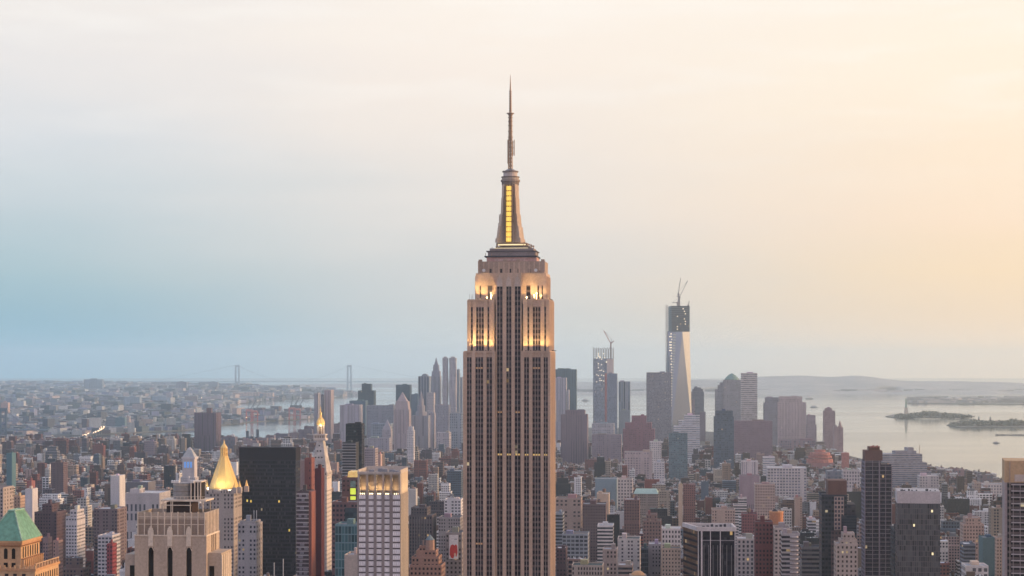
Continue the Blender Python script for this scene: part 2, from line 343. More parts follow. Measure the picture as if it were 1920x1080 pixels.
# ------------------------------------------------------------------ statue on its pedestal
d = 9060; K = d/F
r = bpy.data.objects.new('statue', None); C.objects.link(r); r.location = ((1699-960)*K, d, 3)
tag(r, 'tiny standing statue with raised torch on a stepped stone pedestal on the island', 'statue')
m = MB(); m.cyl(0, 0, 30, 28, 0, 10, 10, CR, rot=.3); m.box(-14, 14, -14, 14, 10, 16, CR); m.loft([(-9, -9), (9, -9), (9, 9), (-9, 9)], 16, [(-6, -6), (6, -6), (6, 6), (-6, 6)], 42, CR); m.box(-7, 7, -7, 7, 42, 45, CR); m.build('pedestal', r)
m = MB(); g = [(0, 5.2), (10, 4.6), (20, 3.9), (28, 3.9), (32, 3.2), (34, 1.5)]
for (a, ra), (b, rb) in zip(g, g[1:]): m.cyl(0, 0, ra, rb, 45+a, 45+b, 10)
m.cyl(0, 0, 1.5, 2.2, 79, 81, 8); m.cyl(0, 0, 2.2, 1.4, 81, 85, 8)
m.tube((-2.4, 0, 76), (-4.2, -1, 84), 1.3, 6); m.tube((-4.2, -1, 84), (-4.4, -1, 91), 1.0, 6); m.tube((2.6, -1, 76), (4.0, -2, 68), 1.5, 6)
for q in range(7): a = pi*q/6; m.tube((1.8*cos(a), 0, 85+.8*sin(a)), (4.4*cos(a), 0, 85+3.6*sin(a)), .25, 3)
m.build('robed_figure', r, plain('statue_patina', (.22, .36, .30), .7))
m = MB(); m.cyl(-4.4, -1, .9, 1.6, 91, 92.6, 8); m.cyl(-4.4, -1, 1.1, .1, 92.6, 96, 8); m.build('torch', r, GOLD)
# halls on the nearer island
s = Site('island_hall', 'long low brick hall with twin corner turrets on the nearer island', 'building', 1833, 1860, 7900, 795, 45, 'the island hall', yaw=0, foot=10)
m = MB(); m.box(-s.w/2, s.w/2, 0, 40, 0, 16, PK, SMALL, (.3, .2, .17)); m.build('wall', s.o)
for sx in (-1, 1):
    m = MB(); m.cyl(sx*(s.w/2-6), 2, 4, 4, 0, 27, 8, PK); m.cyl(sx*(s.w/2-6), 2, 4.5, .1, 27, 38, 8, (.25, .3, .27)); m.build('turret', s.o)
for i, (a, b, h) in enumerate([(1795, 1812, 10), (1866, 1885, 13), (1893, 1915, 12)]):
    s = Site('island_house', ['pale low house at the left tip of the nearer island', 'low brick ward right of the turreted island hall', 'long pale ward at the right end of the nearer island'][i], 'building', a, b, 7850, 799, 30, yaw=0, foot=10)
    m = MB(); m.box(-s.w/2, s.w/2, 0, 25, 0, h, [CR, PK, LT][i], SMALL, (.3, .25, .22)); m.build('wall', s.o)
    m = MB(); m.loft([(-s.w/2-1, -1), (s.w/2+1, -1), (s.w/2+1, 26), (-s.w/2-1, 26)], h+.02, [(-s.w/2+4, 12), (s.w/2-4, 12), (s.w/2-4, 13), (-s.w/2+4, 13)], h+6, (.22, .16, .14)); m.build('roof', s.o)
# breakwater, ferry boats
d = 6870; k = d/F
m = MB(); x0 = (1868-960)*k; x1 = (1932-960)*k
P = []; 
for i in range(24):
    t = i/23; m.cyl(x0+(x1-x0)*t, d+10*sin(t*5)-t*14, random.uniform(4, 6.5), random.uniform(2, 4), -1, random.uniform(2.5, 4.5), 7, (.16, .15, .14), sy=1.2)
tag(m.build('breakwater'), 'thin dark stone breakwater lying in the bay at the right edge', 'breakwater')
def boat(px, py, ln, label, seed):
    X, Y = pxg(px, py); r = bpy.data.objects.new('ferry_boat', None); C.objects.link(r); r.location = (X, Y, 0); r.rotation_euler.z = random.Random(seed).uniform(-.4, .4)
    tag(r, label, 'boat', 'boats on the bay')
    a = ln/2; w_ = ln*.13
    H0 = [(-a, -w_*.6), (a*.7, -w_), (a, 0), (a*.7, w_), (-a, w_*.6)]; H1 = [(-a*1.02, -w_*.8), (a*.75, -w_*1.15), (a*1.1, 0), (a*.75, w_*1.15), (-a*1.02, w_*.8)]
    m = MB(); m.loft(H0, -.5, H1, ln*.09, (.12, .12, .14)); m.build('hull', r)
    m = MB(); m.box(-a*.75, a*.5, -w_*.7, w_*.7, ln*.09, ln*.19, WT, W(2, 2, .5, .4)); m.box(-a*.2, a*.35, -w_*.5, w_*.5, ln*.19, ln*.26, WT); m.build('cabin', r)
    m = MB(); m.cyl(-a*.3, 0, ln*.03, ln*.03, ln*.19, ln*.33, 8, (.4, .15, .1)); m.build('funnel', r)
boat(1868, 831, 22, 'small grey ferry boat nearest in the bay, below the breakwater', 1)
boat(1518, 748, 60, 'small dark ship in the bay just right of the brown pillared tower', 2)
boat(1526, 764, 40, 'tiny ship in the bay above the thin brown tower', 3)
boat(1098, 752, 50, 'tiny white ship in the water left of the tower with the crane', 4)

# ------------------------------------------------------------------ suspension bridge far away
d = 18500; K = d/F
r = bpy.data.objects.new('suspension_bridge', None); C.objects.link(r); r.location = (0, d, 0)
tag(r, 'pale far-off suspension bridge with two portal towers in the haze on the horizon', 'bridge')
BT = (.40, .50, .55)  # bridge colour drawn towards the haze tint
tz = EYE-(684-HY)*K; dz_ = EYE-(715-HY)*K
for px in (445, 655):
    X = (px-960)*K; m = MB()
    for sx in (-1, 1):
        m.loft([(X+sx*17-9, -9), (X+sx*17+9, -9), (X+sx*17+9, 9), (X+sx*17-9, 9)], 0, [(X+sx*15-7, -7), (X+sx*15+7, -7), (X+sx*15+7, 7), (X+sx*15-7, 7)], tz, BT, bottom=True)
    m.box(X-9, X+9, -6, 6, tz-22, tz-4, BT, bottom=True); m.box(X-11, X+11, -6, 6, dz_-18, dz_-8, BT, bottom=True)
    m.build('tower', r)
m = MB(); m.box((250-960)*K, (950-960)*K, -14, 14, dz_-7, dz_, BT, bottom=True); m.build('deck', r)
for off in (-12, 12):
    m = MB(); pr = None
    for i in range(81):
        px = 290+ (820-290)*i/80
        if px < 445: t = (445-px)/155; z = tz + (dz_-tz)*t
        elif px > 655: t = (px-655)/165; z = tz + (dz_-tz)*t
        else: t = (px-550)/105; z = dz_+4+(tz-dz_-4)*t*t
        p = ((px-960)*K, off, z)
        if pr: m.tube(pr, p, 1.0, 4, BT)
        pr = p
        if i % 2 == 0: m.tube((p[0], off, dz_), p, .25, 3, BT)
    m.build('cable', r)
# nearer suspension bridge fragment at the left edge
d = 6300; K = d/F
r = bpy.data.objects.new('suspension_bridge', None); C.objects.link(r); r.location = (0, d, 0)
tag(r, 'blue-grey steel bridge tower with sweeping cables at the left edge over the river', 'bridge')
m = MB()
for sx in (-1, 1): m.box((6-960)*K+sx*9-3, (6-960)*K+sx*9+3, -4, 4, 0, EYE-(757-HY)*K-20, BL)
for z in (30, 55, 78, 100): m.box((6-960)*K-9, (6-960)*K+9, -3, 3, z, z+5, BL, bottom=True)
m.box((6-960)*K-14, (6-960)*K+14, -5, 5, EYE-(757-HY)*K-20, EYE-(757-HY)*K-14, BL, bottom=True)
m.build('tower', r)
for o_ in (0, 18):
    m = MB(); pr = None
    for i in range(30):
        px = -60 + 126*i/29; t = (px-6)/60
        z = (EYE-(757-HY)*K-18)-(88*abs(t) if t > 0 else 60*abs(t)) + (18*t*t if t > 0 else 0)
        p = ((px-960)*K, o_, z)
        if pr: m.tube(pr, p, .9, 4, BL)
        pr = p
        if z > 42: m.tube((p[0], o_, 40), p, .3, 3, BL)
    m.build('cable', r)
m = MB(); m.box((-200-960)*K, (90-960)*K, -6, 24, 37, 41, BL, bottom=True); m.build('deck', r)

# ------------------------------------------------------------------ harbour cranes
def harbour_crane(px, py, h, label, flip=1):
    X, Y = pxg(px, py, LAND_Z); r = bpy.data.objects.new('harbour_crane', None); C.objects.link(r); r.location = (X, Y, LAND_Z)
    tag(r, label, 'crane', 'container cranes on the far quay')
    red = (.45, .13, .12); m = MB()
    for a in (-14, 14):
        for b in (-8, 8): m.box(a-1.6, a+1.6, b-1.6, b+1.6, 0, h*.48, red)
    for z in (h*.2, h*.46): m.box(-15, 15, -8, -5, z, z+3, red, bottom=True); m.box(-15, 15, 5, 8, z, z+3, red, bottom=True)
    m.build('portal_frame', r)
    m = MB(); m.box(-16, 12, -5, 5, h*.48, h*.56, (.55, .25, .22)); m.build('machine_house', r)
    m = MB(); m.tube((0, -3, h*.5), (flip*h*.32, -3, h), 1.6, 4, BL); m.tube((0, 3, h*.5), (flip*h*.32, 3, h), 1.6, 4, BL)
    for q in range(1, 8):
        t = q/8; m.tube((flip*h*.32*t, -3, h*(.5+.5*t)), (flip*h*.32*(t+.1), 3, h*(.55+.5*t)), .8, 3, BL)
    m.tube((-6, 0, h*.55), (-2, 0, h*.86), 1.3, 4, BL); m.tube((-2, 0, h*.86), (flip*h*.32, 0, h), .8, 3, BL)
    m.build('boom', r)
for px, py, h, lb in [(468, 790, 95, 'leftmost red container crane with raised boom on the far quay'), (477, 791, 90, 'second red container crane from the left on the far quay'), (548, 787, 100, 'third red container crane, in the right hand pair on the far quay'), (557, 787, 92, 'rightmost red container crane with raised boom on the far quay')]:
    harbour_crane(px, py, h, lb)
# ------------------------------------------------------------------ the great setback tower in the middle
LS = (.51, .365, .275); LSD = (.40, .29, .225)
s = Site('skyscraper', 'tall limestone setback skyscraper with floodlit shoulders, lit mast and antenna, centre of the view', 'skyscraper', 869, 1031, 1300, 1080, 50, 'the floodlit skyscraper', yaw=radians(-6))
R0 = s.o; X = s.x; Z = s.z; hw = s.w/2; D = 50
FL = 3.72
WS = lambda n: W(1, FL, .80, .60, (.040, .020, .026), .012)
def strip(x0, x1, z0, z1, nwin, y=0.0, dark=(.115, .075, .072), par=None):
    """one recessed strip of stacked windows, spandrels and bright mullions"""
    m = MB(); nf = max(1, round((z1-z0)/FL)); y0 = y-.14
    P = [(x0, y0), (x1, y0), (x1, y+.4), (x0, y+.4)]
    m.loft(P, z0, P, z1, dark, ((x1-x0)/nwin, (z1-z0)/nf, .82, .58, (.014, .008, .012), .006))
    w_ = (x1-x0)/nwin
    for k in range(nwin+1):
        xx = x0+w_*k; ww = .14 if 0 < k < nwin else .10
        m.box(xx-ww, xx+ww, y0-.22, y0-.01, z0, z1, (.46, .37, .33), bottom=True)
    m.build('window_column', par or R0)
def piered(m, x0, x1, y0, y1, z0, z1, strips, rec=.9, col=LS):
    """a block with proud piers between the strips on its front face"""
    m.box(x0, x1, y0+rec, y1, z0, z1, col)
    edges = [x0] + [e for st_ in strips for e in st_[:2]] + [x1]
    for a, b in zip(edges[::2], edges[1::2]):
        if b-a > .15: m.box(a, b, y0, y0+rec-.003, z0, z1, col, bottom=True)
# shaft wings
z1 = Z(658)
lw = [(X(874.6), X(883.8), 2), (X(890.6), X(905.7), 3), (X(911.7), X(922.5), 2)]
rw = [(X(982.6), X(992.2), 2), (X(998.2), X(1014.1), 3), (X(1019.3), X(1027.6), 2)]
m = MB(); wl = X(928.5); wr = X(977.5)
piered(m, -hw, wl, 0, 42, 0, z1-1.2, lw); piered(m, wr, hw, 0, 42, 0, z1-1.2, rw)
m.box(-hw, wl, 0, 42, z1-1.2+.002, z1, LS, bottom=True); m.box(wr, hw, 0, 42, z1-1.2+.002, z1, LS, bottom=True)
m.box(-hw+2, hw-2, 42.01, D, 0, z1-4, LS)
ns = 7                                             # the sides: piers and window strips too
for k in range(ns+1):
    for sx in (-1, 1):
        a = sx*(hw+.5); yy = 1.0 + (40-1.0)*k/ns; m.box(min(a, sx*(hw-.01)), max(a, sx*(hw-.01)), yy-1.1, yy+1.1, 0, z1-.6, LS)
m.build('shaft_wall', R0)
for a, b, n in lw + rw: strip(a, b, 60, z1-4.2, n, .62)
for sx in (-1, 1):
    for k in range(ns):
        m = MB(); yy = 1.0+39*(k+.5)/ns; x_ = sx*hw; m.box(min(x_, x_+sx*.22), max(x_, x_+sx*.22), yy-1.5, yy+1.5, 60, z1-4.2, (.20, .13, .10), (1.5, FL, .8, .58, (.05, .03, .03), .01)); m.build('window_column', R0)
# second stage
z2 = Z(561, 3)
XX = lambda px, back: (px-s.cx)*(s.d+back)/F
a0, a1 = X(876), X(926); b0, b1 = X(980), X(1028.5)
l2 = [(X(881), X(885), 1), (X(891), X(906), 3), (X(912.5), X(916.2), 1)]
r2 = [(X(988), X(992), 1), (X(998), X(1013), 3), (X(1019.8), X(1023.7), 1)]
m = MB()
piered(m, a0, a1, 3, 40, z1-3, z2-1, l2); piered(m, b0, b1, 3, 40, z1-3, z2-1, r2)
m.box(a0, a1, 3, 40, z2-1+.002, z2, LS, bottom=True); m.box(b0, b1, 3, 40, z2-1+.002, z2, LS, bottom=True)
for k in range(6):
    for sx in (-1, 1):
        e = b1 if sx > 0 else a0; yy = 4+35*k/5; m.box(min(e, e+sx*.6), max(e, e+sx*.6), yy-1.2, yy+1.2, z1-3, z2-.5, LS)
m.build('shoulder_wall', R0)
for a, b, n in l2 + r2: strip(a, b, z1, Z(575, 3), n, 3.62)
for k in range(5):
    for sx in (-1, 1):
        e = b1 if sx > 0 else a0; yy = 4+35*(k+.5)/5; m = MB(); m.box(min(e, e+sx*.25), max(e, e+sx*.25), yy-1.6, yy+1.6, z1-2, Z(575, 3), (.20, .13, .10), (1.6, FL, .8, .58, (.05, .03, .03), .01)); m.build('window_column', R0)
# centre bay, slightly recessed
cs = [(X(930.8), X(941.6), 2), (X(948.4), X(958.3), 2), (X(964.3), X(975.5), 2)]
zc = Z(533, 2.4); z3 = Z(512, 6); z4 = Z(490, 9)
m = MB(); c0, c1 = X(929), X(977)
piered(m, c0, c1, 2.4, 38, 0, zc, cs)
m.box(c0, c1, 2.4, 38, zc+.002, z3, LS, bottom=True)
m.build('centre_wall', R0)
for a, b, n in cs: strip(a, b, 60, zc-.1, n, 3.02, (.095, .062, .06))
for a, b, n in cs:                                  # winged ornaments crowning the strips
    m = MB(); c = (a+b)/2; w_ = (b-a)/2
    m.loft([(c-w_, 1.7), (c+w_, 1.7), (c+w_, 2.4), (c-w_, 2.4)], zc-1.5, [(c-w_*.9, 1.9), (c+w_*.9, 1.9), (c+w_*.9, 2.4), (c-w_*.9, 2.4)], zc+2.6, (.55, .44, .37), bottom=True)
    for q in (-.6, 0, .6): m.loft([(c+q*w_-.45, 1.5), (c+q*w_+.45, 1.5), (c+q*w_+.45, 2.4), (c+q*w_-.45, 2.4)], zc+2.62, [(c+q*w_*.6-.2, 2.1), (c+q*w_*.6+.2, 2.1), (c+q*w_*.6+.2, 2.4), (c+q*w_*.6-.2, 2.4)], zc+(6.5 if q == 0 else 4.8), (.55, .44, .37))
    m.build('wing_ornament', R0)
# third and fourth stage
m = MB(); e0, e1 = X(889.5), X(1022.5)
t3 = [(X(896.6), X(900), 1), (X(912), X(921), 1)]; t3r = [(X(985), X(993.6), 1), (X(1006), X(1009.5), 1), (X(1014), X(1017), 1)]
piered(m, e0, c0-.01, 6, 38, z2-3, Z(535, 6), t3); piered(m, c1+.01, e1, 6, 38, z2-3, Z(535, 6), t3r)
zz = Z(535, 6); m.box(e0, c0-.01, 6, 38, zz+.002, z3, LS, bottom=True); m.box(c1+.01, e1, 6, 38, zz+.002, z3, LS, bottom=True)
for k in range(5):
    for sx in (-1, 1):
        e = e1 if sx > 0 else e0; yy = 7.2+29*k/4; m.box(min(e, e+sx*.5), max(e, e+sx*.5), yy-1, yy+1, z2-2, z3-2, LS)
m.build('upper_wall', R0)
for a, b, n in t3 + t3r: strip(a, b, z2-2, zz-.1, n, 6.62)
m = MB(); f0, f1 = X(894), X(1019)
A = [(f0, 9), (f1, 9), (f1, 36), (f0, 36)]
m.loft(A, z3+.003, A, z4, LSD)
for k in range(14):                                  # fluted parapet
    xx = f0+(f1-f0)*k/13; m.box(xx-.45, xx+.45, 8.6, 9.01, z3+.01, z4-.6+(.9 if k in (0, 13) else 0), LS)
for xx in (f0+1.2, f1-1.2, f0+18, f1-18): m.box(xx-1.2, xx+1.2, 8.7, 10.2, z4+.01, z4+1.3, LSD)
m.build('crown_wall', R0)
for px in (917, 937, 954, 970, 990):
    m = MB(); xx = XX(px, 9); m.box(xx-.7, xx+.7, 8.75, 9.02, Z(511.5, 9), Z(504, 9), (.08, .05, .05), (1.4, 3, .9, .9, (.03, .02, .02), 0), bottom=True); m.build('window', R0)
for px in (904.5, 1002.5):
    m = MB(); xx = XX(px, 9); m.cyl(0, 0, 1.1, 1.1, 0, .5, 16, (.8, .75, .7)); o = m.build('dish_antenna', R0, WHITE); o.location = (xx, 8.2, Z(507, 9)); o.rotation_euler.x = radians(90)
# deck levels
m = MB()
def lev(p0, p1, ya, yb, back, y0, col, mat=None):
    m.box(XX(p0, back), XX(p1, back), y0, 48-y0-4, Z(ya, back), Z(yb, back), col, bottom=True)
B = 11
lev(909, 1003, 490.5, 482, 11, 11, (.48, .30, .27)); lev(905, 1004.5, 482, 479.5, 10, 10, DK)
lev(911, 1001, 479.5, 472, 12, 12, (.24, .20, .20)); lev(908, 1003, 472, 470, 11.5, 11.5, (.10, .09, .10)); lev(914, 997, 470, 465.5, 13, 13, (.26, .21, .20))
lev(925, 989, 465.5, 462, 14.5, 14.5, (.15, .12, .11)); lev(930, 984, 460.5, 455.5, 16.5, 16.5, (.30, .24, .21))
DECK = m.build('observation_deck', R0)
m = MB()
for k in range(40):
    xx = XX(925, 10.7)+(XX(981, 10.7)-XX(925, 10.7))*k/39; m.box(xx-.16, xx+.16, 10.7, 10.98, Z(489, 11), Z(485.5, 11), (.9, .7, .65), bottom=True)
m.build('deck_railing', DECK, plain('pale_pink_rail', (.75, .55, .5), .6))
for ya, yb, p0, p1, bk in ((466.5, 464.8, 923, 986, 13.6), (459.8, 457.8, 929, 981, 15.6)):
    m = MB(); m.box(XX(p0, bk), XX(p1, bk), bk, bk+.6, Z(ya, bk), Z(yb, bk), bottom=True); m.build('light_band', DECK, GLOWW)
# mast
Bk = 22; MX = .2 ; Km = (1300+Bk)/F
ZM = lambda py: EYE-(py-HY)*Km-LAND_Z
MXp = lambda px: MX+(px-957)*Km
m = MB()
g = [(456, 24.0), (440, 21.5), (420, 18.5), (400, 17.0), (375, 16.2), (345, 15.8)]
cyl_r = 14.0*Km
for (pa, wa), (pb, wb) in zip(g, g[1:]):
    ra, rb = wa*Km*.78, wb*Km*.80
    P = lambda r: [(MX+r*cos(pi/8+2*pi*k/8), Bk+r*sin(pi/8+2*pi*k/8)) for k in range(8)]
    m.loft(P(ra), ZM(pa), P(rb), ZM(pb), (.50, .38, .30), ((2.2, 3.4, .35, .55, (.12, .07, .05), 0)) if pa < 440 else None)
m.build('mast_shaft', R0)
for ang in (45, 135, 225, 315):                       # buttress wings
    m = MB(); ca, sa = cos(radians(ang)), sin(radians(ang))
    def fin(r0, r1, z, t=1.1):
        return [(MX+r0*ca+t*sa, Bk+r0*sa-t*ca), (MX+r1*ca+t*sa, Bk+r1*sa-t*ca), (MX+r1*ca-t*sa, Bk+r1*sa+t*ca), (MX+r0*ca-t*sa, Bk+r0*sa+t*ca)]
    g2 = [(456, 12.6), (448, 12.2), (447.5, 11.4), (425, 10.0), (424.5, 9.2), (402, 8.2), (401.5, 7.6), (372, 7.1), (371.5, 6.7), (347, 6.5)]
    for (pa, ra), (pb, rb) in zip(g2, g2[1:]): m.loft(fin(3, ra, 0), ZM(pa), fin(3, rb, 0), ZM(pb), (.62, .47, .34), None, None, True)
    m.build('buttress_wing', R0)
zt, zb = ZM(349), ZM(455); yf = Bk-cyl_r*1.33
for k in range(11):
    za = zb+(zt-zb)*(k+.10)/11; ze = zb+(zt-zb)*(k+.87)/11
    t = 1-(k/10); yy = Bk-(15.9+ (8.2*max(0, (t-.25)/.75)**1.3))*Km*.80+.1
    m = MB(); m.box(MXp(951.2), MXp(955.8), yy-1.0, yy+2.2, za, ze, bottom=True); m.box(MXp(956.2), MXp(960.6), yy-1.0, yy+2.2, za, ze, bottom=True)
    m.build('lit_window', R0, GLOWY)
m = MB()
for px in (949.2, 961.4): m.box(MXp(px), MXp(px+1.5), Bk-9.2, Bk-4, zb, zt, (.22, .14, .10), bottom=True)
m.build('window_frame', R0)
m = MB()
for pa, pb, wa, wb, c in ((347, 341, 16.4, 16.4, (.22, .17, .14)), (341, 337.5, 18.2, 18.2, (.30, .24, .20)), (337.5, 333, 16, 16, (.40, .33, .28)), (333, 331.5, 17.4, 17.4, (.2, .16, .14)), (331.5, 323, 13.2, 13.2, (.52, .44, .40)), (323, 321, 15.2, 15.2, (.24, .19, .17))):
    m.cyl(MX, Bk, wa*Km, wb*Km, ZM(pa), ZM(pb), 20, c)
m.build('mast_ring', R0)
m = MB(); m.cyl(MX, Bk, 12*Km, 8*Km, ZM(321), ZM(318.5), 18); m.cyl(MX, Bk, 8*Km, 3*Km, ZM(318.5), ZM(316), 18); m.build('dome', R0, STEEL)
# antenna lattice
m = MB()
def lattice(m, r0, z0, r1, z1, n, t):
    for k in range(4):
        a = pi/4+pi/2*k; m.tube((MX+r0*cos(a), Bk+r0*sin(a), z0), (MX+r1*cos(a), Bk+r1*sin(a), z1), t, 4)
    for i in range(n):
        za = z0+(z1-z0)*i/n; ze = z0+(z1-z0)*(i+1)/n; ra = r0+(r1-r0)*i/n; rb = r0+(r1-r0)*(i+1)/n
        for k in range(4):
            a = pi/4+pi/2*k; b = a+pi/2
            m.tube((MX+ra*cos(a), Bk+ra*sin(a), za), (MX+rb*cos(b), Bk+rb*sin(b), ze), t*.55, 3)
            m.tube((MX+ra*cos(a), Bk+ra*sin(a), za), (MX+ra*cos(b), Bk+ra*sin(b), za), t*.55, 3)
lattice(m, 1.75, ZM(318), 1.45, ZM(255), 9, .30); lattice(m, 1.45, ZM(255), 1.15, ZM(212), 9, .26)
m.cyl(MX, Bk, .55, .5, ZM(318), ZM(212), 8)
for py in (258, 247, 236, 228, 221, 216): m.cyl(MX, Bk, 1.75, 1.75, ZM(py), ZM(py)+.5, 10)
m.cyl(MX, Bk, 2.6, 2.6, ZM(213.5), ZM(212), 12)
m.cyl(MX, Bk, .85, .65, ZM(212), ZM(170), 8); m.cyl(MX, Bk, .55, .12, ZM(170), ZM(140), 6)
for k in range(9): m.cyl(MX, Bk, 1.0, 1.0, ZM(208-k*4.5), ZM(208-k*4.5)+.4, 8)
ANT = m.build('antenna_mast', R0, RUST)
for px, pa, pb in ((964.5, 292, 262), (962, 292, 264), (952, 307, 262), (953, 275, 262)):
    m = MB(); m.tube((MXp(px), Bk, ZM(pa)), (MXp(px), Bk, ZM(pb)), .28, 5); 
    for q in (.15, .5, .85): zz = ZM(pa)+(ZM(pb)-ZM(pa))*q; m.tube((MXp(px), Bk, zz), (MX, Bk, zz), .16, 3)
    m.build('side_antenna', ANT, RUST)
rnd = random.Random(4)
for k in range(34):                                   # small aerials and gear around the deck levels
    lvl = rnd.choice([(905, 1004, 480, 10.3, 8), (914, 997, 466, 13.4, 9), (925, 989, 462, 15, 10), (890, 1022, 512, 7, 6)])
    px = rnd.choice([rnd.uniform(lvl[0], lvl[0]+14), rnd.uniform(lvl[1]-14, lvl[1])]); h = rnd.uniform(.3, 1)*lvl[4]*Km
    m = MB(); xx = XX(px, lvl[3]); yy = lvl[3]+rnd.uniform(.3, 3); z_ = Z(lvl[2], lvl[3]); m.tube((xx, yy, z_-.5), (xx+rnd.uniform(-.4, .4), yy, z_+h), rnd.uniform(.1, .24), 4)
    if rnd.random() < .5: m.box(xx-.5, xx+.5, yy-.3, yy+.3, z_+h*.5, z_+h*.5+1, bottom=True)
    m.build('aerial', DECK, RUST)
m = MB()
for px, pa, pb in ((936.3, 430, 402), (934.5, 424, 418)): m.tube((MXp(px), Bk, ZM(pa)), (MXp(px), Bk, ZM(pb)), .22, 4)
m.tube((MXp(936.3), Bk, ZM(424)), (MXp(942), Bk, ZM(424)), .2, 4); m.build('aerial', R0, RUST)
for py_, spans, mt in ((852.5, ((931.5, 941), (949, 957.8), (965, 975), (983.4, 991.6), (998.8, 1013.6), (1019.8, 1027)), plain('amber_office_window', (.7, .5, .2), .4, 0, (1, .62, .16), .42, .3, 1)), (690, ((891.2, 905.2), (912.2, 916), (998.8, 1013)), None), (773, ((931.5, 941), (949, 952), (965, 975)), None), (1020, ((891, 905),), None)):
    mt = mt or bpy.data.materials.get('dim_lit_window') or plain('dim_lit_window', (.4, .25, .15), .4, 0, (.9, .45, .18), .28, .5, 1)
    for a, b in spans:
        y_ = 2.4 if 929 < a < 977 else 0.0; n = max(2, round((b-a)/4.6))
        for k in range(n): w_ = (X(b)-X(a))/n; m = MB(); m.box(X(a)+w_*k+.3, X(a)+w_*(k+1)-.3, y_+.42, y_+.6, Z(py_)-.55, Z(py_)+.55, bottom=True); m.build('lit_window', R0, mt)
# floodlights on the ledges: fittings and their light
def flood(x0, x1, y, z, power, side=0, n=5):
    ld = bpy.data.lights.new('floodlight', 'AREA'); ld.shape = 'RECTANGLE'; ld.energy = power; ld.color = (1, .66, .24)
    o = bpy.data.objects.new('floodlight', ld); C.objects.link(o); o.parent = R0
    if side == 0:
        ld.size = x1-x0; ld.size_y = .7; o.location = ((x0+x1)/2, y-2.3, z+.5); o.rotation_euler = (radians(175), 0, 0); ld.energy *= 3.0; ld.spread = radians(75)
    else:
        ld.size = .7; ld.size_y = x1-x0; o.location = (y+1.6, (x0+x1)/2, z+.5); o.rotation_euler = (0, radians(186), 0); ld.energy *= 1.8; ld.spread = radians(75)
    for k in range(n):
        t = (k+.5)/n; m = MB()
        px_, py_ = ((x0+(x1-x0)*t, y-1.9) if side == 0 else (y+1.6, x0+(x1-x0)*t))
        m.box(px_-.35, px_+.35, py_-.3, py_+.3, z+.02, z+.55, bottom=True); m.build('flood_lamp', R0, DARKM)
flood(a0+.5, a1-.5, 3, z1, 1500); flood(b0+.5, b1-.5, 3, z1, 1500); flood(4, 38, b1+.6, z1, 1500, 1)
flood(e0+.5, c0-1, 6, z2, 1100); flood(c1+1, e1-.5, 6, z2, 1100); flood(8, 36, e1+.5, z2, 900, 1)
for px, py, r_ in ((911.5, 556.5, .75), (919, 549, .5), (919.6, 553, .6), (986.5, 557, .45), (1000.5, 553.5, .6), (1005, 550, .6), (1013, 553.5, 1.0), (1027, 555, .7)):
    m = MB(); xx = XX(px, 4); z_ = Z(py, 4)
    m.cyl(xx, 4.2, r_*.5, r_, z_-r_, z_, 10); m.cyl(xx, 4.2, r_, r_*.4, z_, z_+r_*.8, 10); m.tube((xx, 4.2, z2-.2), (xx, 4.2, z_-r_*.8), .15, 4); m.build('dish_antenna', R0, LAMPW if r_ < .65 else plain('cream_dish', (.8, .7, .45), .5))  # smaller dishes get a floodlight glow from their own material
m = MB()
for px in (879, 883, 885, 1021, 1024, 890): xx = XX(px, 4); m.tube((xx, 4, z2-.1), (xx, 4, z2+rnd.uniform(2, 4)), .12, 3)
m.build('aerial', R0, STEEL)

# ------------------------------------------------------------------ white gridded tower with the glowing crown
s = Site('office_tower', 'white gridded office tower with a glowing finned crown, in front of the glass block', 'skyscraper', 670, 751, 1100, 1080, 30, 'the white gridded tower')
X = s.x; Z = s.z; hw = s.w/2; R = s.o
m = MB(); PW = (.30, .25, .24)
cols = [(672.7, 685.2), (690.8, 700.4), (706, 715.4), (721, 730.6), (736.7, 750.6)]
zc = Z(927); zt = Z(884)
m.box(-hw, hw, .7, 30, 0, zc, (.09, .07, .075))
ed = [-hw]+[e for a, b in cols for e in (X(a), X(b))]+[hw]
for a, b in zip(ed[::2], ed[1::2]):
    if b-a > .1: m.box(a, b, -.3, .69, 0, zc, PW)
for sx in (-1, 1):
    for k in range(9): yy = 1+28*k/8; e = sx*hw; m.box(min(e, e+sx*.35), max(e, e+sx*.35), yy-.9, yy+.9, 0, zc, (.50, .42, .34))
m.build('wall', R)
crown = MB()
crown.box(-hw+.6, hw-.4, 4.5, 28, zc+.003, zt-2, (.34, .27, .23)); crown.box(-hw, hw, 0, 30, zt-2+.003, zt-1.3, (.40, .34, .30), bottom=True)
fins = [-hw+.6]+[X((cols[i][1]+cols[i+1][0])/2) for i in range(4)]+[hw-.5]
for x_ in fins: crown.box(x_-.55, x_+.55, -.3, 4.6, zc+.002, zt-1.3, (.42, .36, .32), bottom=True)
crown.box(-hw-.1, hw+.3, -.4, .15, zt-1.295, zt-.2, (.50, .43, .38), bottom=True)
for x_ in (-hw, hw-.4): crown.box(x_, x_+.5, .16, 30.2, zt-1.295, zt+.9, (.50, .43, .38), bottom=True)
crown.box(-hw, hw, 29.5, 30, zt-1.294, zt+1.5, (.5, .43, .38)); crown.box(hw-.8, hw+.1, 4.4, 30, zc+.002, zt-1.3, (.50, .41, .31), bottom=True)
crown.build('crown', R)
m = MB()
for q, (x_, y_, h) in enumerate(((-6, 12, 1.6), (2, 10, 2.2), (5, 18, 1.4), (-2, 20, 2), (8, 9, 1.2))): m.box(x_-1.6, x_+1.6, y_-1.5, y_+1.5, zt-1.3, zt-1.3+h, GY)
m.build('rooftop_plant', R)
pane = None; whitew = (.66, .60, .60)
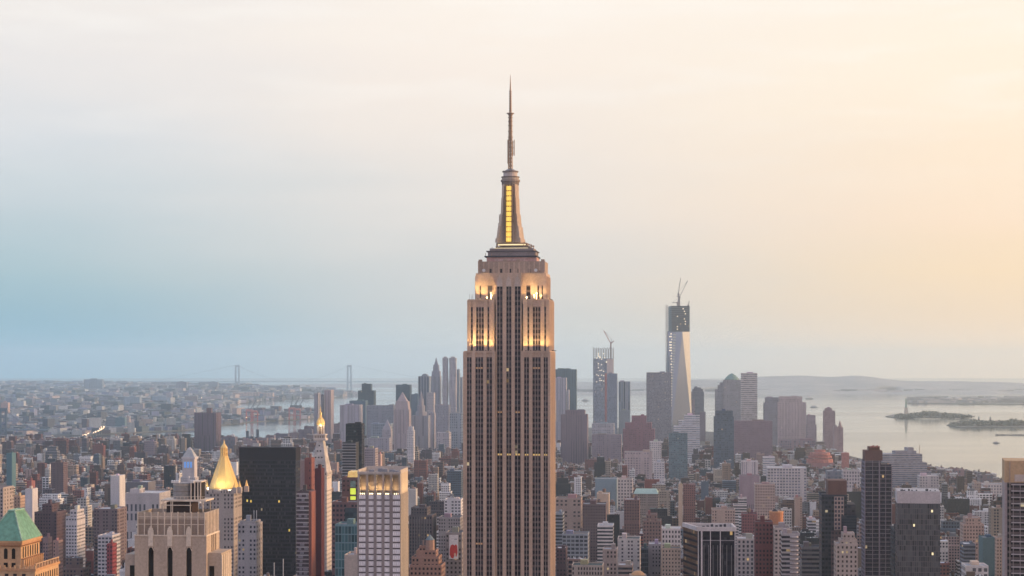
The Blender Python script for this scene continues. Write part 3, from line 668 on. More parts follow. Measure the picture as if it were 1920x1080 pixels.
for c, (a, b) in enumerate(cols):
    wbig = X(b)-X(a)
    proto = None
    for k in range(19):
        zt_ = zc-.15-k*3.468
        if proto is None:
            m = MB(); m.box(-wbig/2, wbig/2, 0, .9, -2.75, 0, whitew, bottom=True); np_ = 4 if wbig > 3.5 else 3
            for q in range(np_): xx = -wbig/2+wbig*(q+.5)/np_; m.box(xx-wbig/np_*.32, xx+wbig/np_*.32, -.06, -.002, -2.2, -.5, (.85, .80, .80) if 0 < q < np_-1 or np_ == 4 else (.74, .68, .68), bottom=True)
            o = proto = m.build('window', R)
        else: o = proto.copy(); C.objects.link(o)
        o.location = ((X(a)+X(b))/2, -.1, zt_ if k else zt_+.01)
    ld = bpy.data.lights.new('crown_light', 'AREA'); ld.shape = 'RECTANGLE'; ld.size = wbig*.8; ld.size_y = .5; ld.energy = 330; ld.color = (1, .68, .30)
    o = bpy.data.objects.new('crown_light', ld); C.objects.link(o); o.parent = R; o.location = ((X(a)+X(b))/2, 2.6, zc+.6); o.rotation_euler = (radians(172), 0, 0); ld.spread = radians(100)
    for q in (-1, 0, 1):
        m = MB(); m.box((X(a)+X(b))/2+q*wbig*.28-.22, (X(a)+X(b))/2+q*wbig*.28+.22, .3, .7, zc+.02, zc+.75, bottom=True); m.build('crown_lamp', R, LAMPW)
ld = bpy.data.lights.new('crown_light', 'AREA'); ld.shape = 'RECTANGLE'; ld.size = .5; ld.size_y = 24; ld.energy = 700; ld.color = (1, .72, .36)
o = bpy.data.objects.new('crown_light', ld); C.objects.link(o); o.parent = R; o.location = (hw+1.8, 15, zc-1); o.rotation_euler = (0, radians(190), 0); ld.spread = radians(110); ld.energy = 1300

# ------------------------------------------------------------------ near limestone crown, bottom left
s = Site('stone_tower', 'pale limestone tower top with ribbed parapet, black slit windows and a roof tank, bottom left', 'building', 251, 386.7, 850, 1080, 24, 'the ribbed limestone tower')
X = s.x; Z = s.z; hw = s.w/2; R = s.o
zs = Z(1003); zt = Z(961.5); m = MB(); LM = (.47, .37, .29); LM2 = (.68, .57, .46)
sl_ = [(277, 287.4), (313.5, 323.6), (349.6, 360)]
ed = [-hw]+[e for a, b in sl_ for e in (X(a), X(b))]+[hw]
m.box(-hw, hw, 1.2, 24, 0, zs, (.02, .015, .012))
for a, b in zip(ed[::2], ed[1::2]): m.box(a, b, 0, 1.19, 0, zs, LM)
for a, b in sl_: m.box(X(a), X(b), 0, 1.19, Z(1027), zs, LM, bottom=True)
m.box(hw+.001, hw+.4, 0, 24, 0, zs-.5, LM)
m.build('wall', R)
for a, b in sl_:                                       # pointed heads and carved finials
    m = MB()
    c = X((a+b)/2); w_ = X(b)-X(a)
    for sx in (-1, 1): m.loft([(c+sx*w_*.5-.02*sx, -.15), (c+sx*w_*.5+.3*sx, -.15), (c+sx*w_*.5+.3*sx, .3), (c+sx*w_*.5-.02*sx, .3)][::sx], Z(1033), [(c, -.15), (c+.1*sx, -.15), (c+.1*sx, .3), (c, .3)][::sx], Z(1021), LM2, bottom=True)
    for r_, z0_, z1_ in ((1.1, 1024, 1003), (1.35, 1003, 994), (1.0, 994, 990), (.5, 990, 987)): m.loft([(c-r_, -.45), (c+r_, -.45), (c+r_, .0), (c-r_, .0)], Z(z0_), [(c-r_*.9, -.4), (c+r_*.9, -.4), (c+r_*.9, .0), (c-r_*.9, .0)], Z(z1_)-.01, LM2, bottom=True)
    m.build('carved_finial', R)
m = MB(); u0, u1 = X(254.8), X(386)
m.box(u0, u1, .8, 23.5, zs+.002, zt-3, (.30, .225, .175), roof=DK)
for (p, q, y0_, y1_) in ((u0, u1, .8, 1.4), (u0, u0+.6, 1.41, 23.5), (u1-.6, u1, 1.41, 23.5), (u0+.61, u1-.61, 22.9, 23.5)): m.box(p, q, y0_, y1_, zt-3+.002, zt, (.45, .36, .28))
for k in range(11):
    xx = u0+.4+(u1-u0-.8)*k/10; m.box(xx-.22, xx+.22, .35, .79, zs+.003, zt+.35, LM2)
for k in range(9):
    yy = 1.6+21.3*k/8; m.box(u1+.002, u1+.45, yy-.35, yy+.35, zs, zt+.3, LM2)
for py_ in (970, 984): m.box(u0, u1, .62, .79, Z(py_), Z(py_)+.3, LM2, bottom=True)
m.build('ribbed_parapet', R)
m = MB(); m.box(-hw-.3, hw+.5, -.35, 24.2, zs-.6, zs-.001, LM2, bottom=True); m.build('cornice', R)
m = MB()                                              # right hand wing and left wing
rx0, rx1 = hw+.41, hw+6.4
m.box(rx0, rx1, 3, 22, 0, Z(1036, 3), LM); 
for yy in (3, 7, 11, 15, 19): m.box(rx1+.001, rx1+.3, yy, yy+1.6, 0, Z(1040, 3), LM2)
m.box(X(229), -hw-.02, 3, 20, 0, Z(1040, 3), LM); m.build('side_wing', R)
m = MB(); m.box(X(391), X(400), 2.8, 3.02, Z(1080)-30, Z(1062), (.02, .015, .012)); m.build('window', R)
m = MB(); m.box(X(238.5), X(248), 2.8, 3.02, Z(1080)-30, Z(1062), (.02, .015, .012)); m.build('window', R)
for k in range(3):
    m = MB(); yy = 9.2+k*3.5; m.box(u1-.01, u1+.1, yy, yy+1.3, zs-9, zs-.2-k*.01, (.03, .02, .02)); m.box(hw+.401, hw+.5, yy, yy+1.3, zs-9, zs-.7, (.03, .02, .02)); m.build('window', R)
def roofZ(py): return Z(py, 10)
KX = lambda px: (px-s.cx)*(s.d+8)/F
m = MB(); m.box(KX(303), KX(352), 8, 19, zt-3, roofZ(941), (.05, .03, .025)); m.build('penthouse', R)
m = MB()
for px_ in (298, 313, 316, 350, 374):
    for yy in (6.5, 20): m.box(KX(px_)-.18, KX(px_)+.18, yy, yy+.35, zt-3, roofZ(937), LM2)
m.box(KX(294), KX(380), 6, 21, roofZ(939), roofZ(936), LM2, bottom=True); m.box(KX(298), KX(352), 6.3, 6.6, roofZ(947), roofZ(945.5), LM2, bottom=True)
for px_ in range(297, 380, 7): m.tube((KX(px_), 6.1, roofZ(936)), (KX(px_), 6.1, roofZ(930)), .07, 4, LM2)
m.tube((KX(295), 6.1, roofZ(930)), (KX(379), 6.1, roofZ(930)), .09, 4, LM2); m.build('roof_platform', R)
m = MB(); m.cyl(KX(330), 13.5, 4.6, 4.6, roofZ(936), roofZ(906), 20, (.30, .28, .26), roof=(.35, .3, .28)); m.cyl(KX(330), 13.5, 4.75, 4.75, roofZ(922), roofZ(920.5), 20, (.24, .2, .18), bottom=True); m.cyl(KX(330), 13.5, 4.75, 4.75, roofZ(910), roofZ(908), 20, (.5, .42, .35), bottom=True); m.build('water_tank', R)
m = MB(); m.box(KX(349), KX(367), 9, 17, roofZ(936), roofZ(904), (.025, .02, .02))
for px_ in (349, 356, 362, 367): m.box(KX(px_)-.25, KX(px_)+.25, 8.7, 9.0, roofZ(936), roofZ(902), LM2)
m.box(KX(347), KX(369), 8.6, 17.5, roofZ(904), roofZ(902), LM2, bottom=True); m.build('stair_tower', R)
m = MB()
for px_ in (314, 318, 322, 326, 350, 354): m.cyl(KX(px_), 8, .55, .55, roofZ(905), roofZ(901), 10, WT); m.cyl(KX(px_), 8, .55, .15, roofZ(901), roofZ(899.5), 10, WT)
m.tube((KX(346), 8, roofZ(901)), (KX(346), 8, roofZ(895)), .08, 4, WT); m.cyl(KX(346), 8, .4, .4, roofZ(895), roofZ(892.5), 8, WT)
m.build('roof_lamp', R, WHITE)

# ------------------------------------------------------------------ green copper roof tower
s = Site('corner_tower', 'sandstone tower with a hipped green copper roof in the bottom left corner', 'building', -26, 40, 750, 1080, 22, 'the green copper roof')
X = s.x; Z = s.z; hw = s.w/2; R = s.o; SB = (.56, .36, .21)
ze = Z(1014); m = MB(); m.box(-hw, hw, 0, 22, 0, ze, SB)
m.build('wall', R)
m = MB(); m.box(-hw-.5, hw+.5, -.5, 22.5, ze-1.7, ze-.9, (.48, .27, .15), bottom=True); m.box(-hw-.9, hw+.9, -.9, 22.9, ze-.89, ze-.01, (.52, .30, .16), bottom=True)
for k in range(22): m.box(-hw+hw*2*k/21-.2, -hw+hw*2*k/21+.2, -.75, -.02, ze-2.2, ze-1.71, (.4, .2, .1), bottom=True); m.box(hw+.02, hw+.75, 22*k/21-.2, 22*k/21+.2, ze-2.2, ze-1.71, (.4, .2, .1), bottom=True)
m.build('cornice', R)
m = MB(); A = [(-hw-.6, -.6), (hw+.6, -.6), (hw+.6, 22.6), (-hw-.6, 22.6)]; Bq = [(hw-7.0, 5.5), (hw-4.4, 5.5), (hw-4.4, 16.5), (hw-7.0, 16.5)]
zr = Z(960, 5); m.loft(A, ze, Bq, zr); m.loft([(a*1.01, b) for a, b in Bq], zr, Bq, zr+.5)
for k in range(17):                                    # standing seams
    t = (k+.5)/17; a = Vector((-hw-.6+(2*hw+1.2)*t, -.6, ze+.05)); b = Vector((Bq[0][0]+(Bq[1][0]-Bq[0][0])*t, 5.5, zr)); m.tube(a, b, .09, 3)
    a = Vector((hw+.6, -.6+23.2*t, ze+.05)); b = Vector((hw-4.4, 5.5+11*t, zr)); m.tube(a, b, .09, 3)
CR_ = m.build('copper_roof', R, COPPER)
m = MB()
for i in range(4): m.tube((A[i][0], A[i][1], ze+.1), (Bq[i][0], Bq[i][1], zr+.1), .35, 5); m.tube((Bq[i][0], Bq[i][1], zr+.5), (*Bq[(i+1) % 4], zr+.5), .3, 5)
m.build('roof_hip', CR_, plain('pale_verdigris', (.36, .55, .42), .7, scale=1))
def arch(m, cx, y, z0, z1, w_, side=False):
    n = 8; pts = [(-w_, z0), (w_, z0), (w_, z1-w_)]+[(w_*cos(pi*k/n), z1-w_+w_*sin(pi*k/n)) for k in range(1, n)]+[(-w_, z1-w_)]
    if side: m.face([(y, cx+p, q) for p, q in pts], (.02, .015, .012)); m.tube((y, cx-w_-.1, z0-.15), (y, cx+w_+.1, z0-.15), .15, 4, SB)
    else: m.face([(cx+p, y, q) for p, q in pts], (.02, .015, .012)); m.tube((cx-w_-.1, y, z0-.15), (cx+w_+.1, y, z0-.15), .15, 4, SB)
for px_ in (-19, -4, 11, 26):
    m = MB(); arch(m, X(px_), -.06, Z(1048), Z(1028), .72); m.build('arched_window', R)
for k in range(7):
    m = MB(); arch(m, 2.6+k*2.8, hw+.06, Z(1047), Z(1026), .62, True); m.build('arched_window', R)
for px_ in (-19, -4, 11, 26):
    m = MB(); m.box(X(px_)-.8, X(px_)+.8, -.08, .02, Z(1063), Z(1055), (.02, .015, .012), bottom=True); m.build('window', R)
zl = Z(1066, -2); m = MB(); m.box(-hw-2, hw+6.5, -2.5, 26, 0, zl, SB)
m.box(-hw-2.5, hw+7, -3, 26.5, zl-.9, zl+.1, (.50, .28, .15), bottom=True)
for k in range(9): yy = -2+27*k/8; m.box(hw+6.2, hw+6.9, yy-.25, yy+.25, zl+.11, zl+1.7, SB)
m.box(hw+6.3, hw+6.8, -2.5, 26, zl+1.71, zl+2.0, SB, bottom=True)
for k in range(12): xx = -hw-2+(2*hw+8.5)*k/11; m.box(xx-.25, xx+.25, -2.9, -2.3, zl+.11, zl+1.3, SB)
for k in range(10): yy = 1+22*k/9; m.box(hw+.01, hw+1.1, yy-.35, yy+.35, zl+.1, zl+3.2, SB); m.box(hw+.01, hw+1.3, yy-.5, yy+.5, zl+3.21, zl+3.6, (.45, .25, .14))
m.build('lower_storey', R)
for k in range(10):
    m = MB(); yy = -.5+26*(k)/9.6; m.box(hw+6.51, hw+6.6, yy-.5, yy+.5, zl-5.4, zl-2.4, (.03, .02, .02), bottom=True); m.build('window', R)
for px_ in (-24, -5, 17, 33, 50):
    m = MB(); xx = X(px_); m.box(xx-.7, xx+.7, -2.6, -2.49, zl-5.4, zl-1.9, (.03, .02, .02), bottom=True); m.build('window', R)
# ------------------------------------------------------------------ table driven towers
def parapet(m, x0, x1, y0, y1, z, h, col, t=.4):
    m.box(x0, x1, y0, y0+t, z+.003, z+h, col); m.box(x0, x1, y1-t, y1, z+.003, z+h, col)
    m.box(x0, x0+t, y0+t+.003, y1-t-.003, z+.003, z+h, col); m.box(x1-t, x1, y0+t+.003, y1-t-.003, z+.003, z+h, col)
def tankparts(parent, x, y, z, r=2.2, col=None):
    m = MB()
    for a in (-1, 1):
        for b in (-1, 1): m.tube((x+a*r*.6, y+b*r*.6, z), (x+a*r*.6, y+b*r*.6, z+r*1.1), .18, 4)
    m.cyl(x, y, r, r, z+r*1.1, z+r*2.9, 10, col or (.20, .14, .11)); m.cyl(x, y, r*1.08, .1, z+r*2.9, z+r*3.6, 10, (.16, .13, .12))
    m.build('water_tank', parent)
ROOFS = [(.10, .10, .11), (.22, .21, .22), (.38, .37, .38), (.16, .13, .12), (.55, .53, .52)]
def T(label, x0, x1, yt, d, yv, depth, col, win, tiers=(), roof=None, name='office_block', cat='building', short=None, yaw=None, bulk=1, tank=0, par=True, plant=None, piers=None, base=0, foot=None, group=None):
    s = Site(name, label, cat, x0, x1, d, yv, depth, short or None, yaw, group, foot)
    if win and d < 3200: win = win[:4] + (tuple(q*.55 for q in win[4]),) + win[5:]
    R = s.o; hw = s.w/2; z = s.z(yt); roof = roof or random.choice(ROOFS)
    m = MB(); m.box(-hw, hw, 0, depth, base, z, col, win, roof)
    if par: parapet(m, -hw, hw, 0, depth, z, 1.1, tuple(c*1.08 for c in col))
    if piers:
        n, pc, pw = piers
        for k in range(n+1): xx = -hw+2*hw*k/n; m.box(xx-pw/2, xx+pw/2, -.35, -.003, base, z-.5, pc)
        nd = max(2, int(n*depth/s.w))
        for k in range(nd+1):
            yy = depth*k/nd
            for sx in (-1, 1): e = sx*(hw+.002); m.box(min(e, e+sx*.35), max(e, e+sx*.35), yy-pw/2, yy+pw/2, base, z-.5, pc)
    RW = m.build('wall', R)
    ft = (-hw, hw, 0, depth, z)
    if tiers:
        for (a, b, y_) in tiers:
            i0 = s.x(a); i1 = s.x(b); sh = max(1.0, (ft[1]-ft[0]-(i1-i0))/2*.9); y0 = ft[2]+min(sh, (ft[3]-ft[2])*.3); y1 = ft[3]-min(sh, (ft[3]-ft[2])*.3); zt = s.z(y_, y0)
            m = MB(); m.box(i0, i1, y0, y1, ft[4]-1, zt, col, win, roof); parapet(m, i0, i1, y0, y1, zt, .9, tuple(c*1.05 for c in col)); RW = m.build('upper_storey', R)
            ft = (i0, i1, y0, y1, zt)
    wv = ft[1]-ft[0]; dv = ft[3]-ft[2]
    for k in range(bulk):
        m = MB(); bw = wv*random.uniform(.18, .4); bd = dv*random.uniform(.2, .4); bx = random.uniform(ft[0]+1, max(ft[0]+1.1, ft[1]-bw-1)); by = ft[2]+dv*random.uniform(.3, .55)
        hh = random.uniform(2.5, 5) if plant is None else plant
        m.box(bx, bx+bw, by, by+bd, ft[4], ft[4]+hh, tuple(c*random.uniform(.7, 1.1) for c in col)); m.build('roof_bulkhead', RW)
    for k in range(tank): tankparts(RW, random.uniform(ft[0]+3, ft[1]-3), ft[2]+dv*.35, ft[4])
    s.top = ft
    return s
def pyramid(s, name, x0, x1, yb, ytop, back, dep, mat=None, col=None, topf=.0, n=4):
    m = MB(); a, b = s.x(x0), s.x(x1); c = (a+b)/2; cy = back+dep/2
    z0 = s.z(yb, back); z1 = s.z(ytop, cy); q = max(topf, .01)
    if n == 4:
        A = [(a, back), (b, back), (b, back+dep), (a, back+dep)]; Bq = [(c+(x-c)*q, cy+(y-cy)*q) for x, y in A]
    else:
        A = [(c+(b-a)/2*cos(pi/n+2*pi*k/n), cy+dep/2*sin(pi/n+2*pi*k/n)) for k in range(n)]; Bq = [(c+(x-c)*q, cy+(y-cy)*q) for x, y in A]
    m.loft(A, z0, Bq, z1, col or (.4, .4, .4)); return m.build(name, s.o, mat)

# gold pyramid tower
s = T('stone tower with a gold faceted pyramid roof and lantern, left of the black slab', 392, 438.5, 925, 1800, 1080, 34, (.40, .34, .31), W(3.2, 3.7, .42, .52, (.06, .05, .06), .012), name='spired_tower', cat='skyscraper', short='the gold pyramid tower', bulk=0, par=False)
m = MB(); m.box(s.x(391), s.x(439.5), -.5, 34.5, s.z(925)+.003, s.z(918), (.46, .39, .35), W(2.6, 3.4, .35, .8, (.06, .05, .06), .01)); m.box(s.x(376), s.x(391.5), 2, 30, 0, s.z(921), (.40, .34, .31), W(3.2, 3.7, .42, .52, (.06, .05, .06), .01)); m.build('upper_storey', s.o)
cx_ = s.x(412); cy_ = 17
m = MB(); g = [(914, 13.9), (885, 8.7), (857, 3.6)]
m.cyl(cx_, cy_, 14.6, 14.2, s.z(918, 5), s.z(914, 5), 8, rot=pi/8)
for (pa, ra), (pb, rb) in zip(g, g[1:]): m.cyl(cx_, cy_, ra, rb, s.z(pa, 10), s.z(pb, 10), 8, rot=pi/8)
for k in range(8):
    a = pi/8+2*pi*k/8; m.tube((cx_+13.9*cos(a), cy_+13.9*sin(a), s.z(914, 10)), (cx_+3.6*cos(a), cy_+3.6*sin(a), s.z(857, 10)), .35, 4)
m.build('gold_roof', s.o, GOLD)
m = MB()
for k in range(8):
    a = 2*pi*k/8; m.tube((cx_+3.3*cos(a), cy_+3.3*sin(a), s.z(857, 10)), (cx_+2.8*cos(a), cy_+2.8*sin(a), s.z(841, 10)), .5, 4)
for py_, r_ in ((857, 4.1), (849, 3.6), (841, 3.2)): m.cyl(cx_, cy_, r_, r_*.95, s.z(py_, 10), s.z(py_, 10)+.8, 12)
m.cyl(cx_, cy_, 2.0, 1.8, s.z(857, 10), s.z(841, 10), 8); m.cyl(cx_, cy_, 3.6, .5, s.z(840, 10), s.z(831, 10), 8); m.cyl(cx_, cy_, .6, .05, s.z(831, 10), s.z(824, 10), 6)
m.build('lantern', s.o, GOLD)
for px_, y_ in ((386, 4), (446, 8), (452, 24), (440, 1)):
    m = MB(); x_ = s.x(px_); m.box(x_-2, x_+2, y_-2, y_+2, s.z(925), s.z(914), (.46, .39, .35)); m.build('corner_turret', s.o)
    m = MB(); m.cyl(x_, y_, 1.7, .1, s.z(914, 3)+.01, s.z(902, 3), 8); m.build('turret_cap', s.o, GOLD)
for ang, pw in ((-90, 5200), (-62, 4200), (-125, 3000)):     # floodlights washing the gold roof
    ld = bpy.data.lights.new('roof_floodlight', 'AREA'); ld.size = 3; ld.energy = pw*.15; ld.color = (1, .86, .55); ld.spread = radians(90)
    o = bpy.data.objects.new('roof_floodlight', ld); C.objects.link(o); o.parent = s.o; a_ = radians(ang); o.location = (cx_+21*cos(a_), cy_+21*sin(a_), s.z(917, 5))
    o.rotation_euler = (Vector((cx_, cy_, s.z(885, 10)))-Vector(o.location)).to_track_quat('-Z', 'Y').to_euler()
# grey companion
s = T('grey stone block with punched windows and two white masts, right of the gold pyramid tower', 445.5, 481, 984, 1500, 1080, 22, (.40, .36, .35), W(3.0, 3.5, .5, .5, (.05, .05, .07), .05), tiers=[(449, 478, 979)], short='the grey masted block')
for px_ in (472, 477): m = MB(); m.tube((s.x(px_), 8, s.z(980)-1), (s.x(px_), 8, s.z(958)), .25, 5); m.build('mast', s.o, WHITE)
# black slab
s = T('broad black glass office slab behind the gold pyramid tower', 448, 555, 841, 1850, 1080, 22, (.030, .026, .035), W(1.6, 3.75, .82, .62, (.020, .022, .032), .004), name='office_tower', cat='skyscraper', short='the black glass slab', par=False, bulk=0, roof=(.08, .08, .09))
m = MB(); m.box(-s.w/2-.2, s.w/2+.2, -.25, 22.2, s.z(862), s.z(839), (.022, .018, .024), bottom=True); m.build('plant_floors', s.o)
for px_, py_ in ((463, 939), (523.5, 940), (543, 994), (470, 940)):
    m = MB(); m.box(s.x(px_)-.6, s.x(px_)+.6, -.2, -.01, s.z(py_)-1.1, s.z(py_)+1.1, bottom=True); m.build('lit_window', s.o, GLOWY)
# maroon pair
s = T('tall narrow maroon brick slab standing in front of the white spire tower', 590, 602.5, 881, 1550, 1080, 14, (.105, .028, .035), None, name='apartment_tower', cat='skyscraper', short='the maroon slab', bulk=2)
s = T('reddish brown tower with a tan edge, left of the maroon slab', 571, 584, 861.5, 1580, 1080, 14, (.23, .09, .08), W(3.4, 6.2, .25, .25, (.04, .02, .03), .01), name='apartment_tower', cat='skyscraper', bulk=1, short='the reddish tower')
m = MB(); m.box(s.x(562), s.x(570.5), 1, 13, 0, s.z(863), (.33, .25, .23)); m.build('tan_edge', s.o)
s = T('dark balcony tower with light horizontal slabs beside the black glass slab', 557, 579, 923, 1480, 1080, 20, (.10, .075, .08), None, name='apartment_tower', cat='skyscraper', short='the striped balcony tower', bulk=1)
hw = s.w/2; m = MB(); m.box(hw+.003, hw+2.0, 1, 19, 0, s.z(922), (.30, .12, .10)); m.build('side_wall', s.o)
zt = s.z(925); n = 22
for k in range(n):
    m = MB(); z_ = zt-k*3.15; m.box(-hw-.3, hw-.1, -1.1, -.01, z_-.9, z_, random.choice([(.42, .34, .35), (.36, .30, .31), (.48, .42, .42)]), bottom=True)
    for q in range(random.randint(0, 3)): xx = random.uniform(-hw, hw-2); m.box(xx, xx+2.0, -.5, -.02, z_-2.7, z_-.95, (.3, .27, .29))
    m.build('balcony', s.o)
# campanile with gold cupola
s = T('white stone campanile with sloping roof and gold cupola', 584, 610, 892, 1880, 1080, 26, (.60, .52, .46), W(3.2, 4.2, .35, .42, (.07, .06, .06), .01), name='clock_tower', cat='skyscraper', short='the white spire tower', bulk=0, par=False, foot=24)
wl = (.62, .54, .48)
m = MB(); x0_, x1_ = s.x(583.5), s.x(619.5); c = s.x(596.5); m.box(s.x(610)+.01, s.x(613), 0, 26, 0, s.z(893), wl, W(4, 4.2, .3, .4, (.1, .08, .07), 0))
m.box(s.x(582), s.x(614), -.8, 26.8, s.z(892), s.z(885), wl, W(3, 4.6, .4, .7, (.10, .08, .07), 0)); m.build('belfry', s.o)
m = MB(); A = [(s.x(583), 0), (s.x(612.5), 0), (s.x(612.5), 26), (s.x(583), 26)]; Bq = [(c+(x-c)*.40, 13+(y-13)*.40) for x, y in A]
m.loft(A, s.z(885), Bq, s.z(826, 8), wl)
m.build('sloping_roof', s.o, plain('white_stone_roof', (.62, .56, .52), .85, scale=.15))
for row, (py_, n_) in enumerate(((873, 4), (858, 3), (846, 2), (836, 1))):
    for q in range(n_):
        t = (s.z(py_)-s.z(885))/(s.z(826)-s.z(885)); y_ = 13-13*(1-.6*t)-.15; xx = c+(q-(n_-1)/2)*3.1
        m = MB(); m.cyl(0, 0, .75, .75, 0, .5, 8, (.04, .03, .03)); o = m.build('porthole', s.o); o.location = (xx, y_, s.z(py_)); o.rotation_euler.x = radians(90)
m = MB(); m.box(c-6.2, c+6.2, 6.8, 19.2, s.z(826, 8)+.01, s.z(822, 8), wl); m.box(c-5.2, c+5.2, 7.8, 18.2, s.z(822, 8)+.01, s.z(816, 8), wl, W(1.7, 4, .5, .8, (.12, .08, .05), .0))
m.box(c-5.9, c+5.9, 7.1, 18.9, s.z(816, 8)+.01, s.z(814, 8), wl)
for k in range(8): a = 2*pi*(k+.5)/8; m.tube((c+3.4*cos(a), 13+3.4*sin(a), s.z(814, 13)), (c+3.4*cos(a), 13+3.4*sin(a), s.z(799, 13)), .5, 5, wl)
m.cyl(c, 13, 2.2, 2.2, s.z(814, 13), s.z(799, 13), 8, (.2, .14, .1)); m.cyl(c, 13, 4.3, 4.3, s.z(799, 13), s.z(797, 13), 12, wl)
m.build('colonnade', s.o)
m = MB(); g = [(797, 3.9), (793, 4.3), (788, 3.6), (784, 2.2), (782, 1.3), (776, 1.1), (775, 1.5), (772, .7), (762, .08)]
for (pa, ra), (pb, rb) in zip(g, g[1:]): m.cyl(c, 13, ra, rb, s.z(pa, 13), s.z(pb, 13), 12)
m.build('gold_cupola', s.o, GOLD)
ld = bpy.data.lights.new('cupola_floodlight', 'AREA'); ld.size = 2; ld.energy = 800; ld.color = (1, .80, .48); ld.spread = radians(80)
o = bpy.data.objects.new('cupola_floodlight', ld); C.objects.link(o); o.parent = s.o; o.location = (c+3, -1, s.z(812, 13)); o.rotation_euler = (Vector((c, 13, s.z(788, 13)))-Vector(o.location)).to_track_quat('-Z', 'Y').to_euler()
# gold capped block with green windows, and the glass pile under it
s = T('brown brick tower with a gold lit cap and glowing green windows', 641, 672, 897.5, 1500, 1080, 22, (.16, .09, .085), W(3.2, 3.6, .4, .4, (.05, .05, .05), .02), name='apartment_tower', cat='skyscraper', short='the gold capped brown tower', bulk=0)
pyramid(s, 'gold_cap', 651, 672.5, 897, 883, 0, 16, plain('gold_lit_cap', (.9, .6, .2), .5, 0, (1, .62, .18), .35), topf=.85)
for py_, mt in ((907, plain('pale_green_glass', (.25, .36, .30), .2, 0)), (921, GLOWG), (936, GLOWG)):
    m = MB(); m.box(s.x(657), s.x(667), -.3, -.01, s.z(py_+6), s.z(py_-5.5), bottom=True); m.build('lit_window', s.o, mt)
s = T('brown block with dark glass bay, directly below the gold capped brown tower', 622, 672, 944, 1440, 1080, 24, (.19, .11, .11), W(3, 3.5, .6, .5, (.06, .06, .07), .02), bulk=1)
m = MB(); m.box(s.x(647), s.x(671), -1, -.01, 0, s.z(952), (.05, .07, .08), W(3, 3.4, .9, .8, (.05, .07, .08), .01)); m.build('glass_bay', s.o)
s = T('teal glass tower with grey mullions, left of the white gridded tower', 628, 671, 986, 1350, 1080, 24, (.16, .25, .27), W(2.4, 6, .80, .86, (.10, .21, .23), .0), name='glass_tower', cat='skyscraper', short='the teal glass tower', bulk=1)
s = T('plain beige wall block at the foot of the teal glass tower', 645.6, 671, 1043, 1250, 1080, 22, (.46, .38, .33), None, bulk=1)
# black tower with terraces
s = T('narrow black tower slab behind the gold capped brown tower', 648, 678.5, 796, 2500, 905, 22, (.022, .02, .026), W(2.5, 3.6, .8, .6, (.012, .014, .02), .004), name='apartment_tower', cat='skyscraper', short='the narrow black slab', bulk=1)
s = T('terraced dark glass building with bright floor edges before the narrow black slab', 642, 667, 831, 2300, 905, 22, (.05, .05, .055), None, name='apartment_tower', cat='skyscraper', bulk=1)
for k in range(19):
    m = MB(); z_ = s.z(832)-k*3.4; m.box(-s.w/2-.5, s.w/2+.5, -1, -.01, z_-.8, z_, (.42, .40, .42), bottom=True); m.build('floor_edge', s.o)
# far right dark tower
s = T('tall dark balcony tower with thin light floor lines, right of centre front', 1622, 1652, 864, 1600, 1080, 30, (.075, .065, .08), None, name='apartment_tower', cat='skyscraper', short='the tall dark tower', bulk=0, par=False)
m = MB(); m.box(s.x(1652)+.003, s.x(1671), 1, 29, 0, s.z(871), (.07, .06, .075)); m.box(s.x(1622), s.x(1655), 2, 22, s.z(864)+.003, s.z(845), (.17, .10, .09)); m.box(s.x(1630), s.x(1650), 3, 18, s.z(845), s.z(838), (.19, .11, .09))
for sx in range(5): m.box(s.x(1622)-.35, s.x(1622)-.01, 1+6.4*sx, 2+6.4*sx, 0, s.z(866), (.17, .15, .18))
m.build('upper_storey', s.o)
for k in range(10): m = MB(); xx = s.x(1633+k*1.8); m.box(xx-.35, xx+.35, 1, 3, s.z(840)+(k % 3)*.6, s.z(837.2-(k % 4)*.8)); m.build('red_cap_piece', s.o, REDM)
for px_, w_, t_ in ((1648.5, .55, 864), (1621.8, .35, 864), (1671.3, .3, 873), (1636, .2, 864), (1660, .2, 873)): m = MB(); m.box(s.x(px_)-w_, s.x(px_)+w_, -1.25, -.3, 0, s.z(t_), (.25, .21, .24)); m.build('rib', s.o)
for k in range(30):
    m = MB(); z_ = s.z(866)-k*3.5
    x1_ = s.x(1671) if z_ < s.z(871) else s.x(1652)
    m.box(-s.w/2, x1_, -1.0, 1.0, z_-.35, z_, (.27, .24, .27), bottom=True); m.box(-s.w/2-.3, -s.w/2-.003, 1, 29, z_-1.4, z_, (.22, .20, .25), bottom=True)
    m.build('balcony', s.o)
m = MB(); m.box(-s.w/2, s.x(1671), -.06, .0, s.z(1080)-40, s.z(873), (.05, .045, .06), W(1.9, 3.5, .8, .72, (.03, .03, .045), .006)); m.box(s.x(1665), s.x(1668), 4, 8, s.z(871), s.z(869), TN); m.build('glazing', s.o)
